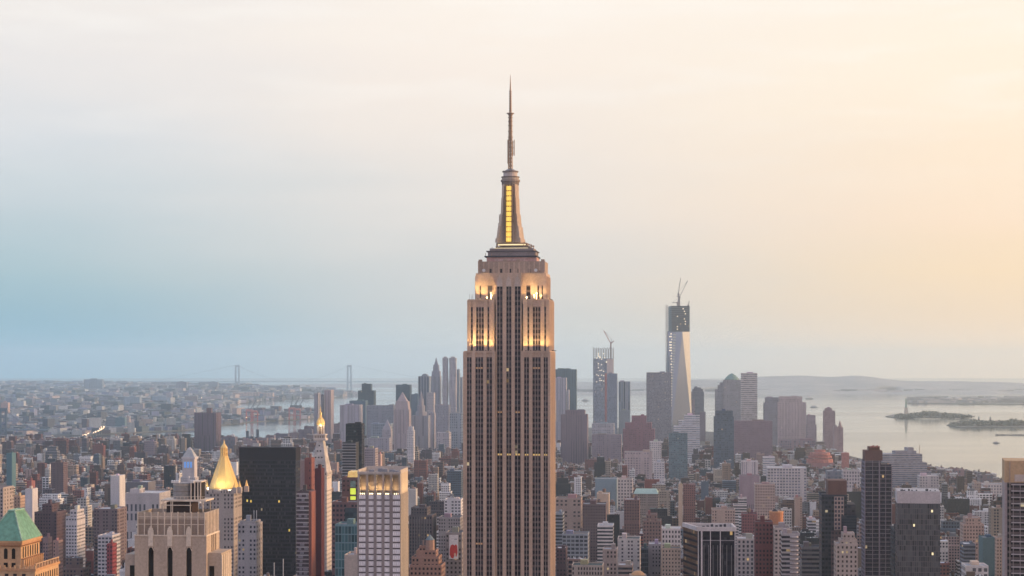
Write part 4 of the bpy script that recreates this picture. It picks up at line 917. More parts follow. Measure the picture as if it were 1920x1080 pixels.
# dark tower with a brown cap
s = T('dark blue glass tower with a brown windowless cap and a pale window grid', 1541, 1588, 930, 1500, 1080, 30, (.045, .05, .065), W(2.6, 3.4, .75, .55, (.03, .04, .055), .006), name='office_tower', cat='skyscraper', short='the brown capped tower', bulk=0)
m = MB(); m.box(s.x(1553), s.x(1588)-.1, 1, 24, s.z(930), s.z(901), (.15, .085, .075)); m.build('cap', s.o)
m = MB(); m.box(s.x(1564), s.x(1582), -.8, -.01, s.z(994), s.z(931), (.42, .32, .28), W(2.5, 3.5, .65, .62, (.05, .05, .07), 0)); m.build('pale_bay', s.o)
m = MB(); m.box(s.x(1588)+.003, s.x(1604), 2, 28, 0, s.z(946), (.06, .06, .075), W(3, 3.5, .6, .5, (.04, .045, .06), .01)); m.box(s.x(1577), s.x(1605), -3, -.81, 0, s.z(966), (.04, .05, .07), W(4, 2.2, 1.0, .55, (.02, .03, .045), 0)); m.box(s.x(1558), s.x(1577)-.02, -3, -.81, 0, s.z(995), (.12, .09, .10), W(3, 3.4, .6, .5, (.05, .05, .06), .01)); m.build('lower_wing', s.o)
s = T('small cream brick tower with a stepped top, in front of the brown capped tower', 1568, 1608, 1022, 1300, 1080, 20, (.42, .34, .30), W(3.1, 3.2, .42, .5, (.12, .09, .08), .03), tiers=[(1576, 1607, 1014), (1581, 1603, 1002)], name='apartment_tower', cat='building', short='the small cream tower', tank=0)
# glass tower with white cap
s = T('mottled grey glass tower with a blank white cap', 1683, 1762, 944, 1400, 1080, 34, (.13, .12, .125), W(1.55, 3.9, .82, .90, (.13, .13, .145), .002), name='glass_tower', cat='skyscraper', short='the white capped glass tower', bulk=0, par=False, yaw=radians(-9))
m = MB(); m.box(-s.w/2-.1, s.w/2+.1, -.2, 34.2, s.z(944)+.003, s.z(921), (.50, .45, .45), roof=(.4, .38, .38))
for k in range(14): xx = random.uniform(-13, 13); m.box(xx, xx+.9, 3, 5, s.z(921)+.003, s.z(921)+random.uniform(.4, 1.5), DK)
m.build('white_cap', s.o)
for px_, py_ in ((1747, 958), (1714, 985), (1748, 1038)):
    m = MB(); m.box(s.x(px_)-.6, s.x(px_)+.6, -.2, -.01, s.z(py_)-.9, s.z(py_)+.9, bottom=True); m.build('lit_window', s.o, GLOWW)
s = T('slim dark slab tight between the tall dark tower and the white capped glass tower', 1676, 1687, 994, 1500, 1080, 24, (.06, .07, .09), W(2.5, 3.5, .6, .5, (.03, .04, .06), .01), bulk=1)
# tan topped tower, right edge
s = T('tan topped balcony tower cut by the right edge of the view', 1889, 1960, 905, 1000, 1080, 30, (.14, .11, .11), W(3.2, 3.3, .8, .6, (.05, .045, .05), .03), name='apartment_tower', cat='skyscraper', short='the tan topped tower', bulk=0, par=False, yaw=radians(-12))
m = MB(); m.box(-s.w/2-1.2, s.w/2, -.2, 30, s.z(905)+.003, s.z(864), (.50, .33, .19)); m.box(-s.w/2-1.2, -s.w/2-.01, -.2, 29, 0, s.z(905), (.36, .29, .28)); m.box(s.x(1903), s.w/2, -.6, -.21, s.z(903), s.z(890), (.52, .42, .36)); m.build('tan_top', s.o)
m = MB(); m.box(s.x(1894), s.x(1895), -.9, -.05, 0, s.z(866), (.42, .34, .30)); m.build('rib', s.o)
for k in range(18):
    m = MB(); z_ = s.z(908)-k*3.3; m.box(s.x(1897), s.w/2, -1.3, -.03, z_-.5, z_, (.46, .40, .40), bottom=True)
    for q in range(5): xx = s.x(1900)+q*3.6; m.box(xx, xx+.3, -1.0, -.05, z_-3.3, z_-.5, (.3, .25, .25))
    m.build('balcony', s.o)
# black and white columned block (wedge plan)
s = Site('office_block', 'black glass block with white columns and white roof rim, right of the great tower', 'building', 1308, 1379, 1150, 1080, 26, 'the white columned black block')
hw = s.w/2; z_ = s.z(994); A = [(-hw, 0), (hw, 0), (hw-1.5, 26), (-hw-8.5, 30)]; B2 = [(a*1.0, b) for a, b in A]
m = MB(); m.loft(A, 0, A, z_, (.022, .02, .028), W(1.7, 3.6, .85, .6, (.018, .018, .026), .02), roof=(.30, .27, .25)); m.build('wall', s.o)
m = MB()
for i in range(4):
    a, b = Vector((*A[i], 0)), Vector((*A[(i+1) % 4], 0)); dr = (b-a).normalized(); nr = Vector((dr.y, -dr.x, 0))
    P = [a+nr*.5-dr*.5, b+nr*.5+dr*.5, b-nr*.8+dr*.2, a-nr*.8-dr*.2]
    m.loft([(p.x, p.y) for p in P], z_-.6+i*.004, [(p.x, p.y) for p in P], z_+1.9+i*.004, (.58, .52, .50), bottom=True)
m.build('roof_rim', s.o)
for k, (t, w_) in enumerate(((.02, .5), (.11, .9), (.34, .45), (.60, .5), (.985, .5))):
    m = MB(); xx = -hw+2*hw*t; m.box(xx-w_/2, xx+w_/2, -.45, -.003, 0, z_-.61, (.60, .54, .52)); m.build('column', s.o)
for k in range(7): m = MB(); xx = -hw+2*hw*(.17+.12*k); m.box(xx-.1, xx+.1, -.25, -.003, 0, z_-9, (.34, .30, .30)); m.build('fin', s.o)
m = MB(); m.box(-hw+3, hw-1, -.12, -.003, z_-6.4, z_-5.9, (.3, .27, .28)); m.build('fin', s.o)
for k in range(6): m = MB(); xx = -hw+3+k*2.6; m.box(xx, xx+1.5, 12+k % 3*3, 14+k % 3*3, z_+.003, z_+random.uniform(.8, 2.2), DK); m.build('roof_plant', s.o)
# red-lit round capped block and neighbours
s = T('maroon brick tower with rows of small windows, right of the white columned black block', 1416, 1449, 981, 1450, 1080, 20, (.17, .065, .07), W(2.7, 3.2, .5, .5, (.04, .03, .04), .01), name='apartment_tower', short='the maroon window tower', bulk=1)
s = T('tan block carrying an orange drum tank behind the maroon window tower', 1441, 1472, 984, 1700, 1080, 22, (.30, .19, .15), W(3, 3.5, .4, .5), short='the orange drum block', bulk=0)
m = MB(); m.cyl(s.x(1456.5), 10, 6.2, 6.2, s.z(984), s.z(962), 18, (.50, .22, .12), None, (.4, .2, .12)); m.cyl(s.x(1456.5), 10, 6.5, 6.5, s.z(963), s.z(960), 18, (.6, .3, .16)); m.cyl(s.x(1454), 9, 3, .4, s.z(960), s.z(955.5), 12, DK); m.build('drum_tank', s.o)  # orange light on the drum is painted into its colour
s = T('cream apartment tower with grey balconies, right of the maroon window tower', 1452, 1482, 992, 1430, 1080, 22, (.46, .39, .36), W(2.8, 3.1, .55, .5, (.10, .09, .10), .02), name='apartment_tower', short='the cream balcony tower', bulk=1)
s = T('rounded grey balcony tower front of the cream balcony tower', 1466, 1499, 1003, 1350, 1080, 20, (.40, .36, .36), W(3.3, 3.1, 1, .55, (.07, .07, .09), .02), name='apartment_tower', bulk=2)
for k in range(12):
    m = MB(); z_ = s.z(1005)-k*3.1; xx = s.x(1489); m.cyl(xx, 1.5, 3.4, 3.4, z_-1.1, z_, 12, (.50, .45, .45)); m.build('balcony', s.o)

# striped terraced block by the water
s = T('large grey terraced building with horizontal bands on the waterfront', 1655, 1748, 884, 3900, 925, 70, (.34, .30, .33), W(5, 4.2, 1, .5, (.12, .14, .19), .0), tiers=[(1655, 1741, 868), (1655, 1733, 852), (1686, 1727, 846)], name='waterfront_block', short='the terraced waterfront block', bulk=0, yaw=radians(8))
m = MB(); m.box(s.x(1710), s.x(1722), 25, 45, s.top[4]-.5, s.z(840), (.26, .24, .27)); m.build('roof_bulkhead', s.o)
m = MB(); m.tube((s.x(1735), 30, s.top[4]-6), (s.x(1735), 30, s.z(836)), .8, 4); m.build('mast', s.o, STEEL)
# one-off towers: (label, x0, x1, ytop, d, yvis, depth, colour, windows, kwargs)
big = W(6, 7.5, .55, .6, (.12, .14, .18), .004)
LB = (.36, .34, .38); DBL = (.07, .11, .16)
def WW(pu, pv, wx, wy, wc, lit=.004): return (pu, pv, wx, wy, wc, lit)
Vw = WW(5, 60, .45, 1, (.14, .16, .2)); 
TABLE = [
 # downtown, left of the great tower
 ('tall ribbed grey slab, leftmost of the downtown cluster over the white spire tower', 589, 601, 738, 5600, 840, 40, LB, WW(4, 60, .5, 1, (.16, .17, .21)), {}),
 ('pinkish ribbed slab, right half of the leftmost downtown pair', 608, 626, 732, 5650, 840, 50, (.44, .36, .38), WW(5, 80, .4, 1, (.2, .18, .22)), {}),
 ('grey linking slab between the leftmost downtown pair', 601.5, 608, 741, 5680, 840, 30, (.25, .24, .28), None, {}),
 ('flat topped lilac grey office block right of the ribbed downtown pair', 637, 680, 760, 5200, 850, 50, (.42, .38, .42), WW(4, 60, .5, 1, (.26, .25, .3)), {}),
 ('dark stepped tower rising alone behind the lilac grey block', 671, 705, 733, 6600, 770, 50, (.055, .08, .10), WW(5, 5, .5, .5, (.04, .06, .08)), dict(tiers=[(678, 698, 720)])),
 ('low dark blue block left under the dark stepped tower', 655, 690, 752, 6200, 800, 50, (.10, .15, .20), None, {}),
 ('long grey-blue office slab behind the pale pyramid tower', 687, 742, 761, 6000, 830, 50, (.24, .24, .29), WW(4, 5, .6, .5, (.14, .17, .21)), {}),
 ('dark blue box tower above the pale pyramid tower', 742, 772, 722, 6700, 790, 50, (.06, .10, .14), WW(4, 5, .7, .5, (.05, .08, .11)), {}),
 ('dark low slab right of the dark blue box tower', 770, 786, 740, 6500, 790, 40, (.10, .14, .19), None, {}),
 ('columned office tower with a domed vault left of the pointed downtown tower', 784, 808, 706, 6700, 800, 45, (.24, .25, .30), WW(9, 90, .5, 1, (.07, .08, .12)), dict(short='the columned vault tower')),
 ('slim cream tower below the pointed downtown tower', 800, 816, 737, 6300, 800, 36, (.45, .40, .40), WW(4, 5, .5, .5, (.2, .2, .24)), {}),
 ('grey stone tower with an arcade, right of the wedding cake spire', 803, 817, 775, 5400, 850, 30, (.36, .32, .36), Vw, {}),
 ('slim dark tower with a rounded top right of the rippled steel towers', 856, 863, 700, 6500, 850, 40, (.16, .19, .25), None, dict(tiers=[(857, 862, 693)])),
 ('dim tower slice touching the left side of the great tower', 863, 869, 708, 6600, 850, 40, (.22, .25, .31), None, {}),
 ('mauve office slab filling the gap under the rippled steel towers', 815, 845, 760, 5900, 850, 50, (.30, .28, .33), WW(5, 5, .5, .5, (.16, .17, .21)), {}),
 ('pale blue grey office block touching the great tower on its left', 843, 869, 775, 5700, 850, 50, (.28, .30, .35), big, {}),
 ('slim white apartment tower in front of the wedding cake spire', 763, 778, 808, 4400, 860, 22, (.58, .55, .56), WW(4, 4, .5, .5, (.25, .26, .3)), dict(tiers=[(765, 776, 801)])),
 ('rounded pale court building left under the great tower', 818, 846, 812, 5000, 850, 45, (.42, .38, .40), WW(6, 5, .5, .6, (.22, .2, .24)), {}),
 ('blue grey municipal slab below the long grey-blue slab', 695, 737, 795, 5600, 845, 45, (.24, .28, .34), big, {}),
 ('wide grey court house low behind the slim white apartment tower', 690, 735, 822, 4900, 850, 45, (.34, .31, .35), WW(5, 6, .5, .6, (.2, .2, .25)), {}),
 ('brown-mauve tower right of the terraced dark glass building', 680, 709, 842, 2700, 905, 26, (.34, .29, .31), WW(3, 3.5, .5, .5, (.14, .13, .16)), {}),
 ('slim pinkish tower next to the brown-mauve tower', 709, 717, 853, 2750, 905, 20, (.48, .34, .31), None, {}),
 # far left
 ('massive plain purple-brown tower block standing by the river at left', 364, 415, 775, 5200, 850, 60, (.145, .10, .125), WW(5, 70, .45, 1, (.10, .075, .10)), dict(short='the purple-brown river block', name='apartment_tower', plant=14)),
 ('dark low slab behind the gold lantern, right of the purple-brown river block', 415, 446, 820, 5000, 850, 30, (.16, .13, .16), big, {}),
 ('teal glass slab standing alone near the left edge', 12, 30, 851, 3300, 905, 22, (.10, .19, .22), None, dict(name='office_tower')),
 ('brown brick slab apartment, upper left', 95, 127, 868, 3400, 905, 24, (.15, .095, .10), SMALL, dict(name='apartment_tower')),
 ('cream gridded office block with a taller left half at the left edge', -40, 26, 916, 1900, 985, 30, (.40, .33, .30), W(3.6, 3.6, .5, .55, (.08, .07, .08), .02), dict(short='the left edge cream block')),
 ('tan blank sided block joined right of the cream gridded block at the left edge', 26, 47, 932, 1950, 985, 30, (.46, .32, .24), W(4, 3.3, .3, .4), {}),
 ('windowless white block with a lower shoulder, left', 47, 71, 918, 2600, 945, 30, (.58, .54, .55), None, {}),
 ('red pyramid roofed hall behind the windowless white block', 50, 66, 903, 2800, 930, 20, (.33, .14, .13), None, {}),
 ('dark brown brick hotel block right of the green copper roof', 64, 124, 962, 1950, 1005, 30, (.115, .075, .085), SMALL, dict(short='the dark brown hotel', tiers=[(80, 106, 947)])),
 ('white gridded office building right of the dark brown hotel', 123, 160, 971, 1900, 1010, 30, (.58, .54, .55), W(3.2, 3.3, .6, .45, (.12, .13, .16), .02), dict(tiers=[(135, 158, 958)], short='the white gridded office')),
 ('wide grey-brown brick warehouse left of the ribbed limestone tower', 175, 238, 956, 1980, 1008, 34, (.20, .15, .155), W(3.3, 3.6, .45, .5, (.07, .06, .08), .02), dict(short='the grey-brown warehouse')),
 ('large pale classical office block with tall window bays behind the grey-brown warehouse', 234, 320, 926, 2300, 985, 50, (.44, .40, .40), WW(5, 11, .45, .75, (.12, .12, .15)), dict(tiers=[(238, 262, 918), (275, 304, 917)][:1], short='the classical office block')),
 ('small white factory block above the classical office block', 207, 235, 893, 2900, 920, 30, (.62, .58, .57), None, {}),
 ('long low dark shed roof right of the small white factory block', 236, 292, 905, 2800, 925, 40, (.16, .15, .17), None, {}),
 ('white band-windowed building low left of the ribbed limestone tower', 183, 226, 1006, 1750, 1032, 26, (.56, .52, .53), W(3.2, 3.4, .7, .5, (.10, .12, .15), .02), {}),
 ('dark red brick house low at the left of the ribbed limestone tower', 200, 219, 1022, 1650, 1070, 22, (.26, .06, .07), SMALL, {}),
 ('tan brick block just right of the sandstone tower', 99, 118, 1016, 1750, 1070, 22, (.38, .24, .2), SMALL, {}),
 ('brown loft block with a penthouse behind the tan brick block', 80, 98, 1010, 1800, 1050, 24, (.26, .17, .16), SMALL, {}),
 # between the white gridded tower and the great tower
 ('dark office block with a black box on the roof, right of the white gridded tower', 767, 818, 968, 2000, 1020, 34, (.105, .09, .10), W(3, 3.6, .55, .55, (.05, .055, .07), .02), dict(tiers=[(770, 806, 953)], piers=(9, (.2, .17, .17), .5), short='the dark pillared block')),
 ('white lattice-windowed building against the left side of the great tower', 833, 869, 938, 2500, 968, 30, (.64, .60, .60), W(4.4, 4.2, .6, .5, (.12, .12, .15), .01), {}),
 ('grey stone loft with rows of round windows beside the great tower', 822, 869, 972, 2000, 1080, 30, (.30, .27, .27), W(2.6, 3.5, .5, .5, (.10, .09, .10), .02), dict(short='the grey stone loft')),
 ('blue-dark glass block touching the great tower high on the left', 838, 869, 884, 3100, 925, 34, (.10, .13, .17), W(3, 3.6, .7, .5, (.06, .08, .10), .01), {}),
 # right of the great tower, downtown
 ('dark blue slab tower just right of the great tower', 1041, 1082, 693, 6600, 790, 50, (.065, .115, .15), WW(3, 60, .5, 1, (.05, .09, .12)), dict(short='the dark blue slab tower', bulk=3)),
 ('pale ribbed tower overlapping the dark blue slab tower', 1038, 1063, 709, 6100, 800, 40, (.44, .40, .44), WW(5, 70, .5, 1, (.26, .25, .3)), dict(tiers=())),
 ('lower pale shoulder right of the pale ribbed tower', 1063.5, 1068, 732, 6100, 800, 34, (.40, .38, .42), None, {}),
 ('bulky purple-brown telecom block right of the great tower', 1051, 1103, 778, 4700, 880, 55, (.20, .15, .18), WW(6, 70, .25, 1, (.14, .11, .14)), dict(tiers=[(1060, 1098, 770)], short='the purple-brown telecom block')),
 ('pale low office right of the telecom block', 1110, 1152, 795, 5100, 850, 40, (.42, .40, .43), WW(5, 5, .6, .5, (.2, .22, .26)), {}),
 ('long brown-grey block below the tower with red netting', 1110, 1166, 816, 4600, 870, 45, (.26, .21, .24), WW(5, 5, .5, .5, (.16, .15, .19)), {}),
 ('blue-grey tower with a lit top floor and white pillars', 1160, 1182, 716, 6300, 800, 40, (.30, .32, .37), WW(7, 70, .6, 1, (.13, .17, .22)), dict(short='the white pillared tower')),
 ('pale blue block below the white pillared tower', 1160, 1182, 770, 5800, 830, 40, (.26, .30, .35), None, {}),
 ('purple-pink stepped brick block in the centre right downtown', 1168, 1228, 805, 4900, 880, 60, (.27, .125, .15), WW(5, 5, .5, .5, (.18, .1, .13)), dict(tiers=[(1172, 1222, 793), (1184, 1212, 780)], short='the purple-pink stepped block')),
 ('grey glass slab tower left of the tall unfinished glass tower', 1212, 1259, 699, 5800, 830, 50, (.24, .22, .25), WW(3.5, 4.2, .8, .6, (.16, .17, .2), .01), dict(name='glass_tower', short='the grey glass slab')),
 ('low brown office right of the tall unfinished glass tower', 1279, 1303, 750, 6300, 800, 40, (.28, .22, .25), WW(5, 5, .6, .5, (.2, .17, .2)), {}),
 ('dark domed tower right behind the tall unfinished glass tower', 1296, 1320, 735, 6500, 830, 40, (.17, .18, .22), WW(4, 5, .6, .5, (.1, .11, .14)), dict(tiers=[(1298, 1318, 730), (1301, 1314, 727)])),
 ('lower brown wing right of the dark domed tower', 1312, 1323, 773, 6300, 830, 40, (.24, .20, .24), None, {}),
 ('white building with stepped horizontal bands in front of the unfinished glass tower', 1263, 1312, 800, 4700, 830, 50, (.60, .57, .57), WW(9, 4.6, 1, .45, (.22, .25, .3)), dict(tiers=[(1272, 1312, 789), (1283, 1312, 779)], short='the white banded building')),
 ('teal framed glass tower below the white banded building', 1254, 1289, 813, 3900, 880, 30, (.15, .19, .22), WW(3.6, 4, .7, .6, (.1, .17, .2)), dict(short='the teal framed tower')),
 ('dark narrow glass tower with a sloped crown below the domed office tower', 1338, 1376, 782, 4300, 870, 34, (.10, .125, .16), WW(4, 5, .8, .6, (.07, .1, .14)), dict(tiers=[(1341, 1374, 771)], short='the dark narrow glass tower')),
 ('long mauve slab with pale lift shafts under the banded tower', 1376, 1448, 790, 4700, 850, 40, (.24, .17, .20), WW(5, 5, .5, .4, (.18, .14, .18)), dict(short='the long mauve slab')),
 ('tall tower with strong pale horizontal bands right of the domed office tower', 1389, 1420, 700, 6200, 800, 45, (.56, .51, .50), WW(9, 6.6, 1, .5, (.26, .24, .26)), dict(short='the banded tower')),
 ('grey stepped tower left of the pillared stone tower', 1431, 1462, 756, 5900, 840, 50, (.25, .24, .28), WW(4, 5, .6, .5, (.16, .17, .21)), dict(tiers=[(1434, 1462, 746)])),
 ('pillared pale stone tower with a ribbed crown at the end of downtown', 1458, 1511, 755, 5700, 835, 50, (.44, .36, .36), WW(4, 5.5, .55, .5, (.26, .2, .22)), dict(tiers=[(1460, 1504, 744)], piers=(9, (.5, .42, .42), 1.6), short='the pillared stone tower')),
 ('dark and pale building right of the pillared stone tower', 1511, 1531, 797, 5600, 840, 40, (.30, .24, .27), WW(5, 5, .5, .5, (.2, .17, .2)), dict(tiers=[(1512, 1529, 779)])),
 ('thin brown tower alone near the water at the end of downtown', 1543, 1566, 771, 5300, 850, 30, (.32, .23, .24), WW(3.5, 5, .5, .5, (.22, .17, .19)), dict(tiers=[(1546, 1560, 766)], short='the thin brown tower', name='apartment_tower')),
 ('low mauve tower left of the turret crowned tower', 1562, 1570, 800, 5200, 850, 26, (.33, .24, .25), None, {}),
 ('wide mauve terraced base under the pillared stone tower', 1462, 1530, 826, 5300, 850, 50, (.28, .20, .23), big, {}),
 # mid city, right of the great tower
 ('white gridded block high right, tall windows', 1218, 1240, 829, 4100, 860, 30, (.60, .55, .54), WW(4.5, 4.5, .5, .5, (.25, .23, .25)), {}),
 ('pinkish factory building with many window bays', 1171, 1223, 848, 3900, 872, 40, (.46, .37, .37), WW(5.5, 5, .5, .55, (.2, .17, .2)), dict(short='the pink factory')),
 ('white block right below the pink factory', 1226, 1246, 868, 3500, 885, 30, (.60, .56, .56), WW(4.4, 4.2, .6, .5, (.2, .2, .24)), {}),
 ('white ribbed tower block with a dark centre line', 1389, 1421, 866, 3200, 900, 30, (.56, .50, .50), WW(3.4, 50, .5, 1, (.3, .27, .3)), dict(short='the white ribbed block')),
 ('white building with ribbon windows, upper right', 1430, 1453, 858, 3700, 890, 30, (.62, .58, .58), WW(9, 4.6, 1, .45, (.22, .24, .28)), {}),
 ('long white gridded loft building in two wings', 1437, 1512, 878, 3300, 912, 50, (.54, .49, .49), WW(5, 5, .62, .55, (.16, .16, .2)), dict(short='the long white loft')),
 ('pale loft with tall bays right of the long white loft', 1578, 1612, 883, 3300, 905, 40, (.52, .46, .46), WW(5, 6, .55, .6, (.16, .14, .17)), {}),
 ('grey-blue loft between the two pale lofts', 1548, 1578, 884, 3350, 905, 36, (.22, .23, .27), big, {}),
 ('cream brick tower with arched top windows', 1414, 1453, 909, 2600, 955, 30, (.46, .34, .30), W(3.6, 3.8, .5, .5, (.14, .1, .11), .02), dict(short='the cream brick tower')),
 ('purple ribbed block behind the cream brick tower', 1386, 1424, 893, 2900, 915, 30, (.33, .25, .28), WW(3.4, 40, .5, 1, (.2, .16, .19)), {}),
 ('tan narrow tower with blank front, mid right', 1272, 1280, 910, 2700, 945, 16, (.56, .42, .31), None, dict(short='the blank tan tower')),
 ('brown-red brick block right of the blank tan tower', 1281, 1304, 909, 2750, 940, 24, (.24, .12, .115), SMALL, {}),
 ('teal roofed rail shed left of the long green roof', 1116, 1158, 899, 3100, 915, 40, (.25, .32, .36), None, dict(bulk=0)),
 ('white windowed block right of the teal roofed shed', 1158, 1187, 899, 3050, 920, 30, (.58, .50, .46), WW(5, 5, .5, .5, (.16, .14, .16)), {}),
 ('wide tan office block touching the great tower on its right', 1041, 1092, 936, 2300, 975, 34, (.38, .29, .25), W(5, 4.5, .5, .5, (.10, .08, .09), .01), dict(short='the wide tan block')),
 ('blank sandy wall building right of the wide tan block', 1119, 1143, 927, 2450, 950, 26, (.50, .38, .29), None, dict(tank=1)),
 ('dark sloping roofed brown block below the blank sandy building', 1092, 1138, 947, 2200, 1000, 34, (.15, .11, .115), SMALL, {}),
 ('dark brown tower with terra cotta side right of the sandy building', 1170, 1200, 938, 2250, 985, 28, (.20, .12, .115), SMALL, dict(tank=1)),
 ('grey blue slab touching the great tower low on its right', 1041, 1058, 964, 2000, 1005, 26, (.26, .28, .31), RIB, {}),
 ('brown ornate office with a stepped top left of the black block', 1206, 1240, 978, 1950, 1020, 30, (.24, .16, .15), W(3, 3.6, .5, .5, (.09, .07, .08), .03), dict(tiers=[(1212, 1232, 966)], short='the brown ornate office')),
 ('white colonnaded loft beside the black block', 1241, 1276, 993, 1800, 1025, 26, (.60, .55, .54), W(3, 4.4, .5, .55, (.10, .09, .11), .02), {}),
 ('tan apartment block behind the black block', 1334, 1378, 957, 2200, 990, 30, (.46, .34, .29), W(3, 3.4, .5, .5, (.16, .12, .13), .03), dict(short='the tan apartment block')),
 ('dark red brick building right of the tan apartment block', 1390, 1420, 965, 2200, 1010, 28, (.25, .10, .11), SMALL, dict(tank=1)),
 ('white penthouse building with a dark band above the maroon window tower', 1374, 1400, 948, 2450, 970, 26, (.62, .57, .55), RIB, dict(tiers=[(1384, 1400, 935)])),
 ('cream classical facade right of the white columned black block', 1381, 1414, 1012, 1650, 1080, 24, (.46, .40, .38), W(3.3, 3.8, .5, .6, (.08, .08, .10), .03), dict(short='the cream classical facade')),
 ('white loft building under a dark cornice', 1158, 1201, 1012, 1750, 1075, 28, (.60, .54, .50), W(2.9, 3.4, .55, .5, (.11, .09, .10), .02), dict(short='the dark corniced white loft', roof=(.03, .05, .06))),
 ('brown stone loft with pediment windows left of the dark corniced white loft', 1130, 1158, 1032, 1680, 1080, 24, (.38, .30, .27), W(2.9, 3.6, .5, .55, (.08, .06, .07), .02), {}),
 ('stone building with a black tarp on the roof, bottom', 1159, 1187, 1062, 1600, 1080, 24, (.36, .28, .25), RIB, {}),
 ('tan palace block with a green dark cornice, bottom', 1072, 1132, 1062, 1620, 1080, 26, (.44, .36, .31), W(2.4, 3.8, .5, .6, (.08, .06, .06), .03), dict(short='the green corniced palace block', roof=(.05, .08, .08))),
 ('blue-grey glass loft low right of the great tower', 1054, 1105, 1003, 1900, 1035, 30, (.30, .32, .35), W(4.6, 4, .75, .6, (.12, .13, .15), .03), {}),
 ('white roofed studio with skylight, above the dark corniced white loft', 1120, 1151, 987, 1950, 1005, 30, (.62, .57, .56), RIB, {}),
 ('dark block with blue-black glass right of the dark corniced white loft', 1202, 1216, 1030, 1700, 1075, 22, (.07, .085, .11), DGLASS, {}),
 ('grey brick loft with arched attic windows left of the black block', 1216, 1240, 1022, 1720, 1060, 24, (.33, .29, .30), SMALL, {}),
 ('tan loft with an awning roof beside the black block', 1241, 1276, 1030, 1700, 1060, 24, (.46, .35, .28), SMALL, {}),
 ('narrow dark red tower at the lower right side of the great tower', 1043, 1064, 1030, 1700, 1080, 24, (.11, .07, .08), SMALL, {}),
 # lower right
 ('cream stone hotel tower right of the white capped glass tower', 1800, 1845, 985, 1950, 1030, 26, (.42, .29, .24), W(3, 3.5, .5, .5, (.14, .1, .1), .02), dict(tiers=[(1806, 1838, 972)], short='the tan hotel')),
 ('teal netted block right of the tan hotel', 1835, 1865, 1010, 1850, 1035, 26, (.09, .15, .16), None, {}),
 ('dark glass loft below the tan hotel', 1800, 1829, 1022, 1800, 1060, 26, (.16, .17, .2), RIB, {}),
 ('bright white gridded warehouse at the bottom right', 1803, 1853, 1063, 1650, 1080, 26, (.64, .59, .57), W(4.5, 5, .6, .6, (.16, .15, .17), .02), dict(short='the white warehouse')),
 ('tan brick apartment left of the tan topped tower', 1862, 1884, 1010, 1900, 1060, 22, (.46, .32, .25), SMALL, {}),
 ('cream mid-rise with arched windows behind the white cap', 1720, 1760, 893, 3500, 925, 36, (.50, .44, .43), WW(5, 5, .5, .55, (.2, .18, .2)), {}),
 ('two tone tan slab block on the right waterfront', 1822, 1840, 906, 3300, 945, 30, (.44, .33, .27), WW(4, 5, .5, .5, (.2, .16, .17)), {}),
 ('long white pier building near the right edge', 1840, 1884, 909, 3250, 930, 40, (.58, .51, .48), WW(5, 5, .5, .6, (.2, .18, .2)), {}),
 ('brown low warehouse on the far right shore', 1786, 1808, 881, 3900, 900, 36, (.26, .17, .18), big, {}),
 ('dark warehouse with a sloped roof by the shore, far right', 1832, 1862, 891, 3650, 910, 36, (.20, .16, .17), big, {}),
 ('black roofed car park with lit canopy between balcony tower and brown capped tower', 1500, 1541, 1028, 1600, 1080, 26, (.16, .15, .16), RIB, dict(roof=(.04, .05, .07), bulk=2)),
 ('white modern block left of the brown capped tower', 1512, 1530, 975, 2200, 1010, 24, (.50, .48, .5), RIB, {}),
 ('tan slim tower upper left of the brown capped tower', 1489, 1504, 934, 2700, 975, 20, (.44, .31, .25), SMALL, {}),
]
for i, (label, x0, x1, yt, d, yv, dep, col, win, kw) in enumerate(TABLE):
    kw = dict(kw); kw.setdefault('name', 'office_block')
    # x0..x1 is the whole silhouette: take the visible flank off the front
    VP = 1275.0; fl = abs(VP-(x1 if x1 < VP else x0))*dep/(d+dep) if not x0 < VP < x1 else 0
    if fl > .42*(x1-x0): dep *= .42*(x1-x0)/fl; fl = .42*(x1-x0)
    a_, b_ = (x0, x1-fl) if x1 < VP else (x0+fl, x1)
    if x0 < VP < x1: a_, b_ = x0, x1
    if kw.get('tiers'): kw['tiers'] = [(a_+(p-x0)/(x1-x0)*(b_-a_), a_+(q-x0)/(x1-x0)*(b_-a_), y) for p, q, y in kw['tiers']]
    x0, x1 = a_, b_
    T(label, x0, x1, yt, d, yv, dep, col, win, **kw)
def hero(label):
    for h in HEROES:
        if label in h[7]['label'] or label == h[6]: return h[11]
# domes, spires and crowns
s = hero('the columned vault tower'); m = MB()
for k in range(8):
    a0_, a1_ = pi*k/8, pi*(k+1)/8; r = s.w*.28; c = s.w*.05
    m.face([(c+r*cos(a0_), 6, s.z(706)+r*.9*sin(a0_)), (c+r*cos(a1_), 6, s.z(706)+r*.9*sin(a1_)), (c+r*cos(a1_), 38, s.z(706)+r*.9*sin(a1_)), (c+r*cos(a0_), 38, s.z(706)+r*.9*sin(a0_))], (.2, .22, .27))
m.face([(s.w*.05+s.w*.28*cos(pi*k/8), 6, s.z(706)+s.w*.25*sin(pi*k/8)) for k in range(9)], (.2, .22, .27)); m.build('vault', s.o)
def spire(label, x0, x1, ysh, d, yv, dep, col, win, segs, short=None, name='spired_tower', mat=None, n=4, part='spire'):
    """segs: (row, half width in photo px) from the shaft top up"""
    s = T(label, x0, x1, ysh, d, yv, dep, col, win, name=name, cat='skyscraper', short=short, bulk=0)
    m = MB(); cy = dep/2; K = s.K
    for (pa, ra), (pb, rb) in zip(segs, segs[1:]):
        if abs(pa-pb) < .01: continue
        m.cyl(0, cy, ra*K*(1.41 if n == 4 else 1.08), max(.05, rb*K*(1.41 if n == 4 else 1.08)), s.z(pa, cy), s.z(pb, cy), n, col, rot=pi/n)
    m.build(part, s.o, mat); return s
